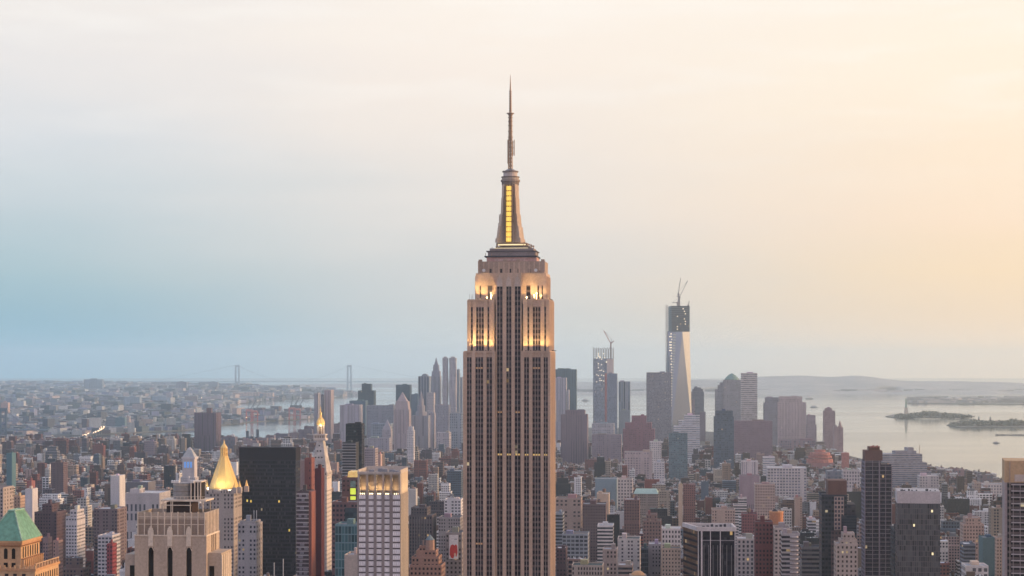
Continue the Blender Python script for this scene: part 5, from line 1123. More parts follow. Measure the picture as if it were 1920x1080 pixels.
spire('pale stone tower with a warm lit pyramid roof in the downtown cluster', 738, 767, 768, 5200, 850, 44, (.38, .31, .32), WW(4, 60, .5, 1, (.27, .23, .26)), [(768, 13), (752, 11.5), (752, 9.5), (735, .2)], 'the pale pyramid tower', mat=None)
spire('broad stone block with a tiered wedding cake spire', 772, 803, 780, 5300, 850, 46, (.28, .27, .31), WW(6, 70, .5, 1, (.2, .2, .24)), [(780, 10), (772, 10), (772, 7), (760, 7), (760, 4.6), (748, 4.6), (748, 2.6), (740, 2.2), (733, .3)], 'the wedding cake spire', n=8)
spire('pointed stone skyscraper, tallest classic tower of the downtown cluster', 808, 825, 706, 6600, 830, 42, (.26, .26, .31), WW(4, 60, .5, 1, (.22, .22, .26)), [(706, 8), (696, 7.5), (696, 5.6), (684, 5), (684, 3.6), (678, 2), (670, .2)], 'the pointed downtown tower')
spire('small pale pyramid topped court house below the long grey-blue slab', 716, 733, 806, 5000, 850, 30, (.34, .31, .34), WW(5, 6, .5, .6, (.26, .24, .28)), [(806, 7.5), (799, 6.5), (799, 5), (786, .2)])
spire('turret crowned brick tower at the water end of downtown', 1570, 1581, 802, 5200, 852, 24, (.34, .23, .24), WW(4, 5, .5, .5, (.22, .17, .19)), [(802, 4), (798, 3.6), (798, 2.4), (794, 2.2), (788, .1)], n=8)
s = spire('green domed office tower with a stepped left shoulder', 1356, 1389, 713, 5900, 800, 50, (.30, .29, .31), WW(4, 5, .6, .5, (.2, .21, .23), .01), [(713, 13), (711, 13), (707, 10), (703, 6), (700, 1)], 'the domed office tower', n=12, mat=plain('pale_green_dome', (.20, .33, .29), .6), part='dome')
m = MB()
for a, b, y_ in ((1341, 1356, 730), (1346, 1356, 722), (1350, 1356, 717)): m.box(s.x(a), s.x(b)-(b-a)*.01, 4+(1356-a)*.1, 44, 0 if y_ == 730 else s.z(732), s.z(y_), (.27, .27, .30), WW(4, 5, .6, .5, (.18, .19, .22)))
m.build('stepped_shoulder', s.o)
# pale pyramid in warm stone
# rippled steel towers
for lab, a, b in (('left of two rippled steel apartment towers in the downtown cluster', 828.5, 839.5), ('right of two rippled steel apartment towers in the downtown cluster', 841, 855.5)):
    s = Site('apartment_tower', lab, 'skyscraper', a, b, 6000, 840, 30, 'the rippled steel towers', group='rippled steel towers')
    m = MB(); hw = s.w/2; zt = s.z(671); n = 16; K = 26
    def ring(z, k):
        P = []
        for i in range(n):
            an = 2*pi*i/n; sx = cos(an); sy = sin(an); r = 1/max(abs(sx), abs(sy)); wv = .93+.07*sin(i*2.4+k*.55)
            P.append((hw*sx*r*.93*wv, 15+15*sy*r*.93*wv))
        return P
    for k in range(K): m.loft(ring(0, k), zt*k/K, ring(0, k+1), zt*(k+1)/K, (.40, .38, .41), (3, 4, .45, .5, (.22, .22, .26), 0), cap=(k == K-1))
    m.build('rippled_wall', s.o)
    m = MB(); m.box(-hw*.5, hw*.5, 8, 20, zt, zt+4, (.4, .38, .4)); m.build('roof_bulkhead', s.o)
m = MB()
# construction tower with crane (left one)
s = T('unfinished glass tower with bright open top floors and red hoist netting', 1112, 1150, 672, 5900, 820, 46, (.30, .32, .37), WW(3, 4.6, .8, .7, (.22, .26, .31), .03), name='unfinished_tower', cat='skyscraper', short='the tower with red netting', bulk=0, par=False)
hw = s.w/2
m = MB()
for k in range(5):
    z0_ = s.z(672)+k*6.0
    m.box(-hw, hw, 0, 46, z0_+4.4, z0_+5.6, (.42, .38, .37), bottom=True)
    for q in range(9): xx = -hw+.5+(2*hw-2)*q/8; m.box(xx, xx+1.2, .5, 2, z0_-.4, z0_+4.39, (.3, .28, .28)); m.box(xx, xx+1.2, 44, 45.5, z0_-.4, z0_+4.39, (.3, .28, .28))
for q in range(12): xx = -hw+2*hw*q/11; m.box(xx-.7, xx+.7, 0, 2, s.z(672)+5*6.0-.4, s.z(672)+5*6.0+random.uniform(1, 5), (.2, .18, .18))
m.build('open_floors', s.o)
m = MB(); m.box(s.x(1134), s.x(1141), -1.6, -.05, 0, s.z(700), (.45, .14, .14)); m.build('hoist_netting', s.o, REDM)
for k in range(26):
    m = MB(); xx = random.choice([1118, 1121, 1124, 1127, 1131, 1133, 1136]); yy = random.uniform(660, 716); m.box(s.x(xx), s.x(xx)+3, -.3, -.02, s.z(yy)-2.6, s.z(yy), bottom=True); m.build('lit_window', s.o, plain('construction_light', (1, .9, .7), .5, 0, (1, .82, .55), 1.0) if k == 0 else bpy.data.materials['construction_light'])
m = MB(); m.box(s.x(1138), s.x(1150.4), -1.5, -.06, s.z(700), s.z(673), (.62, .52, .46), bottom=True); m.build('bright_panel', s.o)
m = MB(); bx = s.x(1145); zt = s.z(655); m.box(bx-2, bx+2, 10, 14, s.z(672), zt+22, (.35, .22, .2)); m.tube((bx, 12, zt+18), (bx-22, 12, zt+58), 1.1, 4, (.45, .25, .22)); m.tube((bx, 12, zt+18), (bx+9, 12, zt+26), 1.6, 4, (.3, .2, .2)); m.tube((bx+2, 12, zt+32), (bx-22, 12, zt+58), .5, 3, (.4, .3, .3)); m.tube((bx, 12, zt+20), (bx+2, 12, zt+33), .8, 3); m.build('tower_crane', s.o)
s = T('dark blue grey slab standing before the tower with red netting', 1138, 1157, 701, 5750, 820, 40, (.22, .25, .31), WW(3, 4.6, .7, .6, (.16, .2, .26), .0), name='office_tower', cat='skyscraper', bulk=1)
# tall unfinished glass tower: square base twisting into a rotated square
s = Site('unfinished_tower', 'tall tapering glass tower with a dark unfinished top and cranes, right of centre', 'skyscraper', 1252, 1296, 6000, 830, 70, 'the tall unfinished glass tower', yaw=0)
K = s.K; cy = 36; R = s.o
bw = 33; tw = 33.5; yb = radians(14)
def sq(h, ang): return [(h*1.414*cos(ang+pi/4+pi/2*k), cy+h*1.414*sin(ang+pi/4+pi/2*k)) for k in range(4)]
zb = 55; zt = s.z(622, cy)
Bs = sq(bw, yb); Ts = [((Bs[k][0]+Bs[(k+1) % 4][0])/2*1.0, (Bs[k][1]-cy+Bs[(k+1) % 4][1]-cy)/2+cy) for k in range(4)]
Ts = [(x*1.12, cy+(y-cy)*1.12) for x, y in Ts]
m = MB(); m.loft(Bs, 0, Bs, zb, (.25, .27, .31)); m.build('podium', R)
GT = plain('mirror_glass', (.24, .27, .32), .10, .8, noise=.06, scale=.01)
for k in range(4):
    m = MB(); a, b = Bs[k], Bs[(k+1) % 4]; t = Ts[k]; m.face([(*a, zb), (*b, zb), (*t, zt)]); m.build('glass_facet', R, GT)
    m = MB(); t2 = Ts[(k+1) % 4]; m.face([(*b, zb), (*t2, zt), (*t, zt)]); m.build('glass_facet', R, GT)
m = MB(); m.loft(Ts, zt-1, Ts, zt+1, DK); m.build('floor_slab', R)
ztt = s.z(574, cy); hh = 32; cxo = 1.5; dkc = (.085, .09, .10); m = MB()
nfl = 13
for k in range(nfl):
    z0_ = zt+1+(ztt-zt-1)*k/nfl; zh = (ztt-zt-1)/nfl; P = sq(hh*.93, yb*.4); P = [(x+cxo, y) for x, y in P]; Q = [(x*.95+.05*cxo, cy+(y-cy)*.95) for x, y in P]
    m.loft(P, z0_+.05, P, z0_+zh*.42, (.16, .17, .18), bottom=True); m.loft(Q, z0_+zh*.43, Q, z0_+zh, dkc, WW(5, 9, .6, 1, (.04, .05, .06)))
m.build('unclad_floors', R)
for q in range(9):
    m = MB(); x_ = random.choice([-15, -8, 10, 14, 17]); z_ = zt+6+q*8; m.box(x_, x_+3.2, cy-hh*1.0-2, cy-hh*1.0-1, z_, z_+3, bottom=True); m.build('work_light', R, bpy.data.materials['construction_light'])
m = MB()                                               # hoist up the left side
for q in range(2): m.tube((-40+q*4, cy-10, 0), (-40+q*4, cy-10, ztt+4), .9, 4, (.42, .38, .34))
for q in range(60): z_ = (ztt)*q/60; m.tube((-40, cy-10, z_), (-36, cy-10, z_+7), .6, 3, (.42, .38, .34)); 
for q in range(20): z_ = (ztt)*q/20; m.tube((-38, cy-10, z_), (-30, cy-4, z_), .6, 3, (.42, .38, .34))
m.build('hoist', R)
for k in range(34):
    m = MB(); z_ = 60+ (zt-60)*k/34; m.box(-27-random.choice([0, 4, -4, 3])*1.0, -24, cy-hh*1.08, cy-hh*1.06+8, z_, z_+3.2, bottom=True); m.build('work_light', R, bpy.data.materials['construction_light'])
def bigcrane(x, y, z, hgt, jib, col=(.30, .27, .27)):
    m = MB(); m.box(x-1.6, x+1.6, y-1.6, y+1.6, z, z+hgt, col); m.tube((x, y, z+hgt), (x+jib[0], y, z+hgt+jib[1]), .9, 4, col); m.tube((x, y, z+hgt), (x-jib[0]*.35, y, z+hgt+3), 1.5, 4, col)
    m.tube((x-jib[0]*.2, y, z+hgt+13), (x+jib[0], y, z+hgt+jib[1]), .4, 3, col); m.tube((x, y, z+hgt), (x-jib[0]*.2, y, z+hgt+13), .7, 3, col); m.box(x-3, x+3, y-2, y+2, z+hgt-3, z+hgt+2, col, bottom=True); m.build('tower_crane', R)
bigcrane(0, cy, ztt-1, 38, (7, 52)); bigcrane(4, cy+8, ztt-1, 30, (26, 52)); bigcrane(-4, cy-6, ztt-1, 12, (-16, 0)); bigcrane(31, cy, ztt-1, 3, (4, 14))
# red netted block
s = T('low round building wrapped in bright red netting near the right end of downtown', 1514, 1563, 868, 4400, 880, 40, (.40, .2, .2), None, name='netted_building', short='the red netted building', bulk=0, par=False, base=0)
m = MB()
for k, (a, b, y0_, y1_) in enumerate(((1513, 1563, 868, 861), (1516, 1561, 859, 855), (1519, 1558, 854, 849), (1528, 1549, 848, 844))):
    c = (s.x(a)+s.x(b))/2; r = (s.x(b)-s.x(a))/2; m.cyl(c, 20, r, r*.97, s.z(y0_), s.z(y1_), 14, sy=.7)
m.build('red_netting', s.o, REDM)
s = T('small red netted block between the red netted building and the tall dark tower', 1579, 1592, 849, 4300, 870, 20, (.6, .2, .2), None, bulk=0, par=False); s.o.children[0].data.materials[0] = REDM
# dome roof bottom centre right and long green roof
s = Site('domed_house', 'orange-tan domed roof at the bottom edge right of the green corniced palace block', 'building', 1184, 1210, 1500, 1080, 14, yaw=0)
m = MB(); m.box(-s.w/2-1, s.w/2+1, 0, 14, 0, s.z(1079), TN); m.build('wall', s.o)
m = MB(); g = [(1080, 13), (1077, 12), (1074, 9), (1072.3, 5), (1071.5, .3)]
for (pa, ra), (pb, rb) in zip(g, g[1:]): m.cyl(0, 7, ra*s.K, rb*s.K, s.z(pa), s.z(pb), 18, (.58, .33, .17))
m.build('dome', s.o)
s = T('long low hall with a pale green ridge roof, middle right', 1188, 1234, 926, 2700, 935, 50, (.26, .22, .2), SMALL, name='market_hall', cat='building', bulk=0, par=False)
m = MB(); hw = s.w/2; z_ = s.z(926); m.loft([(-hw, -1), (hw, -1), (hw, 51), (-hw, 51)], z_, [(-hw+3, 24), (hw-3, 24), (hw-3, 26), (-hw+3, 26)], z_+6, (.34, .44, .38)); m.build('ridge_roof', s.o)
# clock tower with blue lit windows
s = T('pale campanile with three blue lit openings and a pyramid cap, behind the rooftop tank', 338, 366, 895, 3200, 925, 24, (.50, .46, .47), W(3, 3.6, .3, .5, (.2, .2, .22), .0), name='clock_tower', short='the blue lit campanile', bulk=0, par=False)
m = MB(); m.box(s.x(341), s.x(364), 2, 22, s.z(895), s.z(861), (.54, .49, .49)); m.box(s.x(339.5), s.x(365.5), 1, 23, s.z(861)+.01, s.z(857), (.58, .53, .53)); m.build('belfry', s.o)
m = MB(); c = s.x(352.5); m.cyl(c, 12, 14.5, 5.5, s.z(857), s.z(844), 4, rot=pi/4); m.cyl(c, 12, 5, 1, s.z(844), s.z(839), 8, (.5, .47, .47)); m.build('pyramid_cap', s.o)
for px_ in (346.5, 352, 357.5): m = MB(); m.box(s.x(px_)-1.5, s.x(px_)+1.5, 1.6, 1.95, s.z(877), s.z(866), bottom=True); m.build('lit_window', s.o, GLOWB)
for px_ in (343, 349.3, 354.7, 361): m = MB(); m.box(s.x(px_)-.7, s.x(px_)+.7, 1.2, 1.9, s.z(879), s.z(864), (.56, .51, .51), bottom=True); m.build('column', s.o)
# billboard
s = T('grey office wall behind the tall poster, left of the great tower', 835, 866, 1001, 1500, 1080, 24, (.28, .25, .25), W(3, 3.5, .45, .5, (.10, .09, .1), .02), bulk=1)
s = Site('billboard', 'tall white poster with a red figure on a wall left of the great tower', 'billboard', 842, 859, 1494, 1049, 1.0, foot=1); HEROES[-1] = HEROES[-1][:5] + (1,) + HEROES[-1][6:]
m = MB(); m.box(-s.w/2, s.w/2, 0, .6, s.z(1048), s.z(1003), (.70, .67, .66), bottom=True); m.build('panel', s.o)
m = MB()
pts = [(846, 1046), (843, 1040), (843.5, 1028), (845, 1023), (849, 1020.5), (852, 1023), (855, 1020), (857.5, 1024), (858, 1036), (856, 1044), (852, 1041), (850, 1047)]
m.face([(s.x(a), -.06, s.z(b)) for a, b in pts], (.55, .06, .05)); m.build('printed_figure', s.o)
m = MB(); m.face([(s.x(a), -.08, s.z(b)) for a, b in [(851, 1040), (853, 1036), (855, 1039), (854, 1044)]], (.75, .5, .35)); m.face([(s.x(a), -.08, s.z(b)) for a, b in [(852, 1010), (857, 1010), (857, 1012), (852, 1012)]], (.3, .3, .32)); m.build('printed_patch', s.o)
# stepped brown tower with turret
s = T('terra cotta stepped building with a grey-tipped turret, right of the white gridded tower', 768, 828, 1062, 1450, 1080, 24, (.38, .22, .17), W(3, 3.6, .5, .5, (.10, .06, .06), .03), tiers=[(771, 822, 1046), (779, 816, 1034), (783, 795, 1026)], name='stepped_building', short='the terra cotta stepped building', bulk=1)
m = MB(); c = s.x(803.5); m.cyl(c, 9, 3.6, 3.4, s.z(1040), s.z(1014), 8, (.42, .27, .21)); m.build('turret', s.o)
m = MB(); m.cyl(c, 9, 3.7, .1, s.z(1014), s.z(1004), 8, (.20, .25, .27)); m.build('turret_cap', s.o)
# antennas in front of the black slab
for i, (px_, y0_, lab) in enumerate(((514, 1055, 'left of two thin white masts rising before the black glass slab'), (531, 1048, 'right of two thin white masts rising before the black glass slab'))):
    K = 1400/F; x_ = (px_-960)*K; m = MB(); m.tube((0, 0, 0), (0, 0, EYE-(y0_-HY)*K-LAND_Z), .28, 5); o = m.build('mast', None, WHITE, (x_, 1400, LAND_Z)); tag(o, lab, 'mast', 'white masts')
ORD = 'first second third fourth fifth sixth seventh eighth ninth tenth eleventh twelfth thirteenth fourteenth fifteenth sixteenth seventeenth eighteenth nineteenth twentieth'.split()
# ------------------------------------------------------------------ the city fabric
random.seed(11)
YS = YAW; cu, su = cos(YS), sin(YS)
def uvw(u, v): return (u*cu-v*su, u*su+v*cu)
PAL = [(CR, 10), (TN, 9), (BR, 16), (RD, 12), (GY, 7), (LT, 9), (WT, 12), (PK, 9), (BL, 6), (DK, 7), ((.22, .10, .09), 10), ((.15, .12, .14), 9)]
PN = {id(CR): 'cream', id(TN): 'tan', id(BR): 'dark brown', id(RD): 'red brick', id(GY): 'grey', id(LT): 'pale stone', id(WT): 'white', id(PK): 'pinkish', id(BL): 'blue-grey', id(DK): 'black'}
PL = [c for c, n in PAL for _ in range(n)]
def pname(c): return PN.get(id(c), 'brown-red' if c[0] > .2 else 'dusky brown')
MIDPX = []
def fill_building(m, w_, dp, h, c, detail, rnd, parts=None):
    """w_ x dp footprint centred on the origin; parts: list to receive (name, MB)"""
    jit = rnd.uniform(.85, 1.15) if min(c) > .45 else rnd.uniform(.42, 1.0); col = tuple(min(.75, q*jit) for q in c)
    st_ = rnd.random(); dark = max(col) < .15
    wc = (.022, .023, .034) if not dark else (.014, .018, .028)
    if st_ < .62: win = (rnd.uniform(2.4, 3.6), rnd.uniform(3.2, 3.9), rnd.uniform(.45, .62), rnd.uniform(.45, .62), wc, .005)
    elif st_ < .78: win = (4, 3.6, 1.0, rnd.uniform(.4, .55), wc, .004)
    elif st_ < .90: win = (rnd.uniform(4, 6), rnd.uniform(3.6, 4.5), .7, .62, wc, .005)
    else: win = None
    roof = rnd.choice([(.05, .05, .06), (.08, .08, .09), (.18, .17, .18), (.40, .40, .42), (.68, .68, .70), (.55, .56, .6), (.16, .11, .10), (.08, .11, .11)])
    x0, x1, y0, y1 = -w_/2, w_/2, -dp/2, dp/2
    m.box(x0, x1, y0, y1, 0, h, col, win, roof)
    info = []
    if detail:
        pc = tuple(min(.8, q*1.25) for q in col)
        m.box(x0, x1, y0-.15, y0+.35, h+.003, h+1.0, pc); m.box(x0-.02, x0+.35, y0+.353, y1, h+.003, h+1.0, pc); m.box(x1-.35, x1+.02, y0+.353, y1, h+.003, h+1.0, pc)
        if rnd.random() < .5: m.box(x0-.3, x1+.3, y0-.5, y0-.151, h-1.1, h+.4, pc, bottom=True); info.append('cornice')
    tall = h
    if h > 38 and rnd.random() < .5 and w_ > 16:
        k = rnd.uniform(.55, .8); hh = h+rnd.uniform(5, 14); q = MB() if parts is not None else m
        q.box(x0*k, x1*k, y0*k, y1*k, h, hh, col, win, roof)
        if parts is not None: parts.append(('upper_storey', q))
        info.append('setback'); tall = hh; x0, x1, y0, y1 = x0*k, x1*k, y0*k, y1*k
    for _ in range(rnd.choice([0, 1, 1, 2]) if detail else rnd.choice([0, 0, 1])):
        bw = rnd.uniform(3, max(3.5, min(9, (x1-x0)*.5))); bd = rnd.uniform(3, max(3.5, min(8, (y1-y0)*.5))); bx = rnd.uniform(x0+.5, max(x0+.6, x1-bw-.5)); by = rnd.uniform(y0+1, max(y0+1.1, y1-bd-1))
        q = MB() if parts is not None else m; bc = rnd.choice([col, (.5, .48, .47), (.2, .2, .21), (.35, .24, .2)])
        q.box(bx, bx+bw, by, by+bd, tall, tall+rnd.uniform(2.2, 4.5), bc)
        if parts is not None: parts.append(('roof_bulkhead', q))
        info.append('bulkhead')
    if detail:
        if rnd.random() < .33 and w_ > 9:
            q = MB() if parts is not None else m; tx = rnd.uniform(x0+2.5, x1-2.5); ty = rnd.uniform(y0+2.5, y1-2.5); r = rnd.uniform(1.5, 2.3)
            q.box(tx-r*.7, tx+r*.7, ty-r*.7, ty+r*.7, tall, tall+r*1.2, (.1, .09, .09)); q.cyl(tx, ty, r, r, tall+r*1.21, tall+r*3, 8, (.22, .15, .12)); q.cyl(tx, ty, r*1.1, .05, tall+r*3, tall+r*3.7, 8, (.14, .12, .12))
            if parts is not None: parts.append(('water_tank', q))
            info.append('water tank')
        q = m
        for _ in range(rnd.randint(4, 11)):
            bx = rnd.uniform(x0+.8, x1-2); by = rnd.uniform(y0+1, y1-2); s_ = rnd.uniform(.8, 2); q.box(bx, bx+s_, by, by+s_*rnd.uniform(.6, 1.6), tall if (x0 < bx) else h, tall+rnd.uniform(.6, 1.8), rnd.choice([(.72, .71, .72), (.6, .59, .58), (.3, .3, .31), (.05, .05, .06), (.2, .11, .09)]))
    return info, tall
hx = [(h[4], h[5], h) for h in HEROES]
def blocked(x, y, r):
    for (cx, cy), _, h in hx:
        dx, dy = x-cx, y-cy
        if abs(dx)+abs(dy) > 220: continue
        a = -h[10]; lx = dx*cos(a)-dy*sin(a); ly = dx*sin(a)+dy*cos(a)
        if abs(lx) < h[8]+r and abs(ly) < h[9]+r: return True
    return False
PARKS = [(*pxg(150, 985, 20), 60, 90, 'park with dense dark trees right of the windowless white block'), (*pxg(1080, 918, 15), 90, 60, 'dark tree filled square right of the great tower'), (*pxg(1352, 945, 15), 70, 80, 'dark tree clump left of the cream brick tower'), (*pxg(480, 829, 3), 190, 60, 'strip of trees'), (*pxg(1300, 905, 10), 60, 70, 'tree clump')]
PARKS = PARKS[:3]
lots = []
def top_limit(px, d, h):
    """height that keeps the tower tops behind and the skyline free, as in the photograph"""
    y = HY+(EYE-h-LAND_Z)*F/d
    lim = 838 if px < 870 else (846 if px < 1250 else (852 if px < 1580 else 866 + max(0, px-1640)*.10))
    if d > 4600: lim -= 16 if px < 1560 else 4
    for a, b, yv, hd, c, r, nm, o, *_ in HEROES:
        if hd > d and a-2 < px < b+2: lim = max(lim, yv-random.uniform(0, 10))
    if y < lim: h = EYE-LAND_Z-(lim-HY)*d/F
    return h
PER_V, ST = 56, 11
for iv in range(24, 144):
    v0 = iv*PER_V
    big_ = v0 < 3000
    u = -2600.0
    while u < 2600:
        bl = random.choice([150, 200, 240]); bu = u; u += bl+26
        for row in (0, 1):
            x_ = bu; dp = (PER_V-ST)/2
            while x_ < bu+bl-6:
                far = v0 > 4300
                w_ = random.choice([7, 8, 8, 10, 12, 15, 18, 24, 34] if big_ else ([6.5, 7, 8, 8, 10, 12, 16, 26] if not far else [8, 12, 18, 28]))
                w_ = min(w_, bu+bl-x_)
                uc, vc = x_+w_/2, v0+ST+dp*(row+.5); x_ += w_
                X_, Y_ = uvw(uc, vc)
                if Y_ < 1350: continue
                px = 960+X_/Y_*F
                if px < -130 or px > 2050: continue
                if not inpoly(MAN, X_, Y_): continue
                if any(abs(X_-p[0]) < p[2]+4 and abs(Y_-p[1]) < p[3]+4 for p in PARKS): continue
                nz_ = .5+.5*sin(uc*.006+v0*.004)*cos(v0*.005-uc*.003)
                r = random.random()
                if v0 < 2300: h = random.choice([14, 18, 24, 32, 42, 55]) if r < .93 else random.uniform(55, 85)
                elif v0 < 3200: h = random.choice([12, 15, 18, 22, 28, 38]) if r < .95 else random.uniform(42, 66)
                elif v0 < 4700: h = random.choice([13, 15, 17, 20, 24, 30]) if r < .95 else random.uniform(35, 60)
                else: h = random.choice([14, 18, 24, 32, 42]) if r < .9 else random.uniform(45, 75)
                h *= random.uniform(.85, 1.15)*(.8+.4*nz_)
                if w_ < 9: h = min(h, 22)
                if blocked(X_, Y_, max(w_, dp)*.5+1.5): continue
                h = top_limit(px, Y_, h)
                if h < 7: continue
                lots.append([X_, Y_, w_-random.choice([0, 0, .3, 1]), dp-random.uniform(0, 9), h, random.choice(PL), px])
# a few more compact blocks by the river, left
random.seed(21)
for i in range(60):
    px = random.uniform(-60, 600); py = random.uniform(828, 842); X_, Y_ = pxg(px, py, LAND_Z)
    w_ = random.uniform(25, 60); h = random.uniform(20, 50)
    if blocked(X_, Y_, 40) or not inpoly(MAN, X_, Y_): continue
    lots.append([X_, Y_, w_, 18, top_limit(px, Y_, h), random.choice([(.26, .16, .16), (.22, .17, .2), (.3, .22, .22), GY]), px])
# how much of each shows: front to back skyline buffer
buf = np.full(2400, 3000.0)
items = [(l[1]-l[3]/2, 'lot', l) for l in lots] + [(h[3], 'hero', h) for h in HEROES]
items.sort(key=lambda t: t[0])
def span(a, b): return slice(max(0, int(a)+200), max(1, int(b)+201))
for d_, kind, it in items:
    if kind == 'hero':
        s = it[11]; a, b = it[0], it[1]; yt = 1e9
        for ch in s.o.children:
            if ch.type == 'MESH': yt = min(yt, HY+(EYE-LAND_Z-max(v[2] for v in ch.bound_box))*F/d_)
        yt = max(yt, 660); sl_ = span(a+2, b-2); buf[sl_] = np.minimum(buf[sl_], yt+3); it_vis = 0
    else:
        hw_ = it[2]/2*F/d_; yt = HY+(EYE-LAND_Z-it[4])*F/d_; yb_ = HY+(EYE-LAND_Z)*F/d_
        sl_ = span(it[6]-hw_, it[6]+hw_); seg = buf[sl_]
        inside = 1.0 if -5 < it[6] < 1925 else .3
        vis = np.clip(np.minimum(np.minimum(seg, yb_), 1080)-yt, 0, None).sum()*inside
        it.append(vis); buf[sl_] = np.minimum(seg, yt)
lots.sort(key=lambda l: -l[7])
NIND = 290
marks = [h for h in HEROES if h[6].startswith('the ')]
def describe(px, py):
    best = min(marks, key=lambda h: abs((h[0]+h[1])/2-px)+.55*abs((h[12] if len(h) > 12 else h[2]-60)-py)+(25 if h[3] < 1200 else 0))
    side = 'left of' if px < best[0] else ('right of' if px > best[1] else 'below')
    return side, best[6]
stuff = MB()
ind = []
for n_, l in enumerate(lots):
    X_, Y_, w_, dp, h, c, px, vis = l
    if vis <= 0 and n_ > 400 and (Y_ > 1800): 
        pass
    if n_ < NIND:
        m = MB(); parts = []; info, tall = fill_building(m, w_, dp, h, c, True, random, parts)
        o = m.build('city_building', None, None, (X_, Y_, LAND_Z), YS); o['group'] = 'city blocks between the towers'
        for nm, q in parts: q.build(nm, o)
        ind.append((o, px, HY+(EYE-h)*F/Y_, c, info, h, w_))
    else:
        m = MB(); fill_building(m, w_, dp, h, c, Y_ < 4700, random)
        v = np.array(m.v); xr = v[:, 0]*cu-v[:, 1]*su+X_; yr = v[:, 0]*su+v[:, 1]*cu+Y_; off = len(stuff.v)
        stuff.v.extend(zip(xr.tolist(), yr.tolist(), (v[:, 2]+LAND_Z).tolist())); stuff.f.extend(tuple(i+off for i in f) for f in m.f)
        stuff.col += m.col; stuff.wp += m.wp; stuff.wc += m.wc; stuff.uv += m.uv
tag(stuff.build('city_blocks'), 'dense smaller blocks of the city spreading between the towers', 'buildings', kind='stuff')
# labels: colour, build, roof features and the nearest landmark; ordinals settle the rest
from collections import defaultdict
G = defaultdict(list)
for o, px, py, c, info, h, w_ in ind:
    side, mk = describe(px, py)
    size = 'tall' if h > 60 else ('low' if h < 24 else 'mid-rise')
    wd = 'wide' if w_ > 26 else ('narrow' if w_ < 12 else '')
    ft = 'with water tank' if 'water tank' in info else ('with setback top' if 'setback' in info else ('with bulkhead' if 'bulkhead' in info else 'with flat roof'))
    base = f'{wd or size} {pname(c)} block {ft}'
    G[(base, side, mk)].append((px, py, o))

for (base, side, mk), L_ in G.items():
    rev = side == 'left of'
    L_.sort(key=lambda t: (-t[0] if rev else (t[0] if side == 'right of' else -t[1])))
    for i, (px, py, o) in enumerate(L_):
        lab = f'{base}, {side} {mk}' if len(L_) == 1 else f'{base}, {ORD[min(i, 19)]} {side if side != "below" else "up below"} {mk}'
        o['label'] = lab; o['category'] = 'building'
# parks
for i, (x_, y_, rx, ry, lab) in enumerate(PARKS):
    m = MB(); crowns(m, x_, y_, rx, ry, LAND_Z, 16, 2600, 2.4); tag(m.build('park_trees', None, TREE), lab, 'trees', kind='stuff')

# ------------------------------------------------------------------ the far borough: low roofs and slab estates
random.seed(31)
stuff = MB(); far = []
def put(m, X_, Y_, rz, w_, dp, h, col, win, roof, z=LAND_Z):
    ca, sa = cos(rz), sin(rz); P = [(X_+x*ca-y*sa, Y_+x*sa+y*ca) for x, y in ((-w_/2, -dp/2), (w_/2, -dp/2), (w_/2, dp/2), (-w_/2, dp/2))]
    m.loft(P, z, P, z+h, col, win, roof)
FP = [(.34, .37, .40), (.24, .25, .35), (.16, .13, .15), (.14, .15, .18), (.48, .49, .50), (.20, .21, .24), (.40, .34, .33), (.09, .10, .12), (.10, .12, .13)]  # roof colours tinted bluish, adding haze that the thin air lacks
CANALS = [[pxg(a, b) for a, b in q] for q in ([(240, 798), (300, 791), (372, 790), (372, 800), (250, 804)], [(258, 815), (366, 811), (366, 816), (265, 818)], [(175, 760), (240, 762), (345, 759), (350, 765), (180, 768)])]
cnt = 0
for i in range(46000):
    py = HY + 39.5*(1/ (random.random()**.75*(1-39.5/138)+39.5/138)); px = random.uniform(-130, 670)
    X_, Y_ = pxg(px, py)
    if not inpoly(BK, X_, Y_): continue
    if any(inpoly(q, X_, Y_) for q in CANALS): continue
    dn = sin(px*.021+py*.3)*cos(px*.013-py*.17)
    if dn < -.62 and random.random() < .8: continue
    s_ = Y_/7000
    w_ = random.uniform(14, 44)*s_; h = random.choice([8, 10, 12, 14, 18])*(.8+.3*s_); 
    if random.random() < .03: h = random.uniform(26, 50)
    c = random.choice(FP); j = random.uniform(.7, 1.15)
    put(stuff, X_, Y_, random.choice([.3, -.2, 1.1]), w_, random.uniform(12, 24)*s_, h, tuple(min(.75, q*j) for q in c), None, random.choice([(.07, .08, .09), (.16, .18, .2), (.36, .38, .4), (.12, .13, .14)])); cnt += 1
tag(stuff.build('far_borough'), 'hazy low roofs of the far borough across the river', 'buildings', kind='stuff')
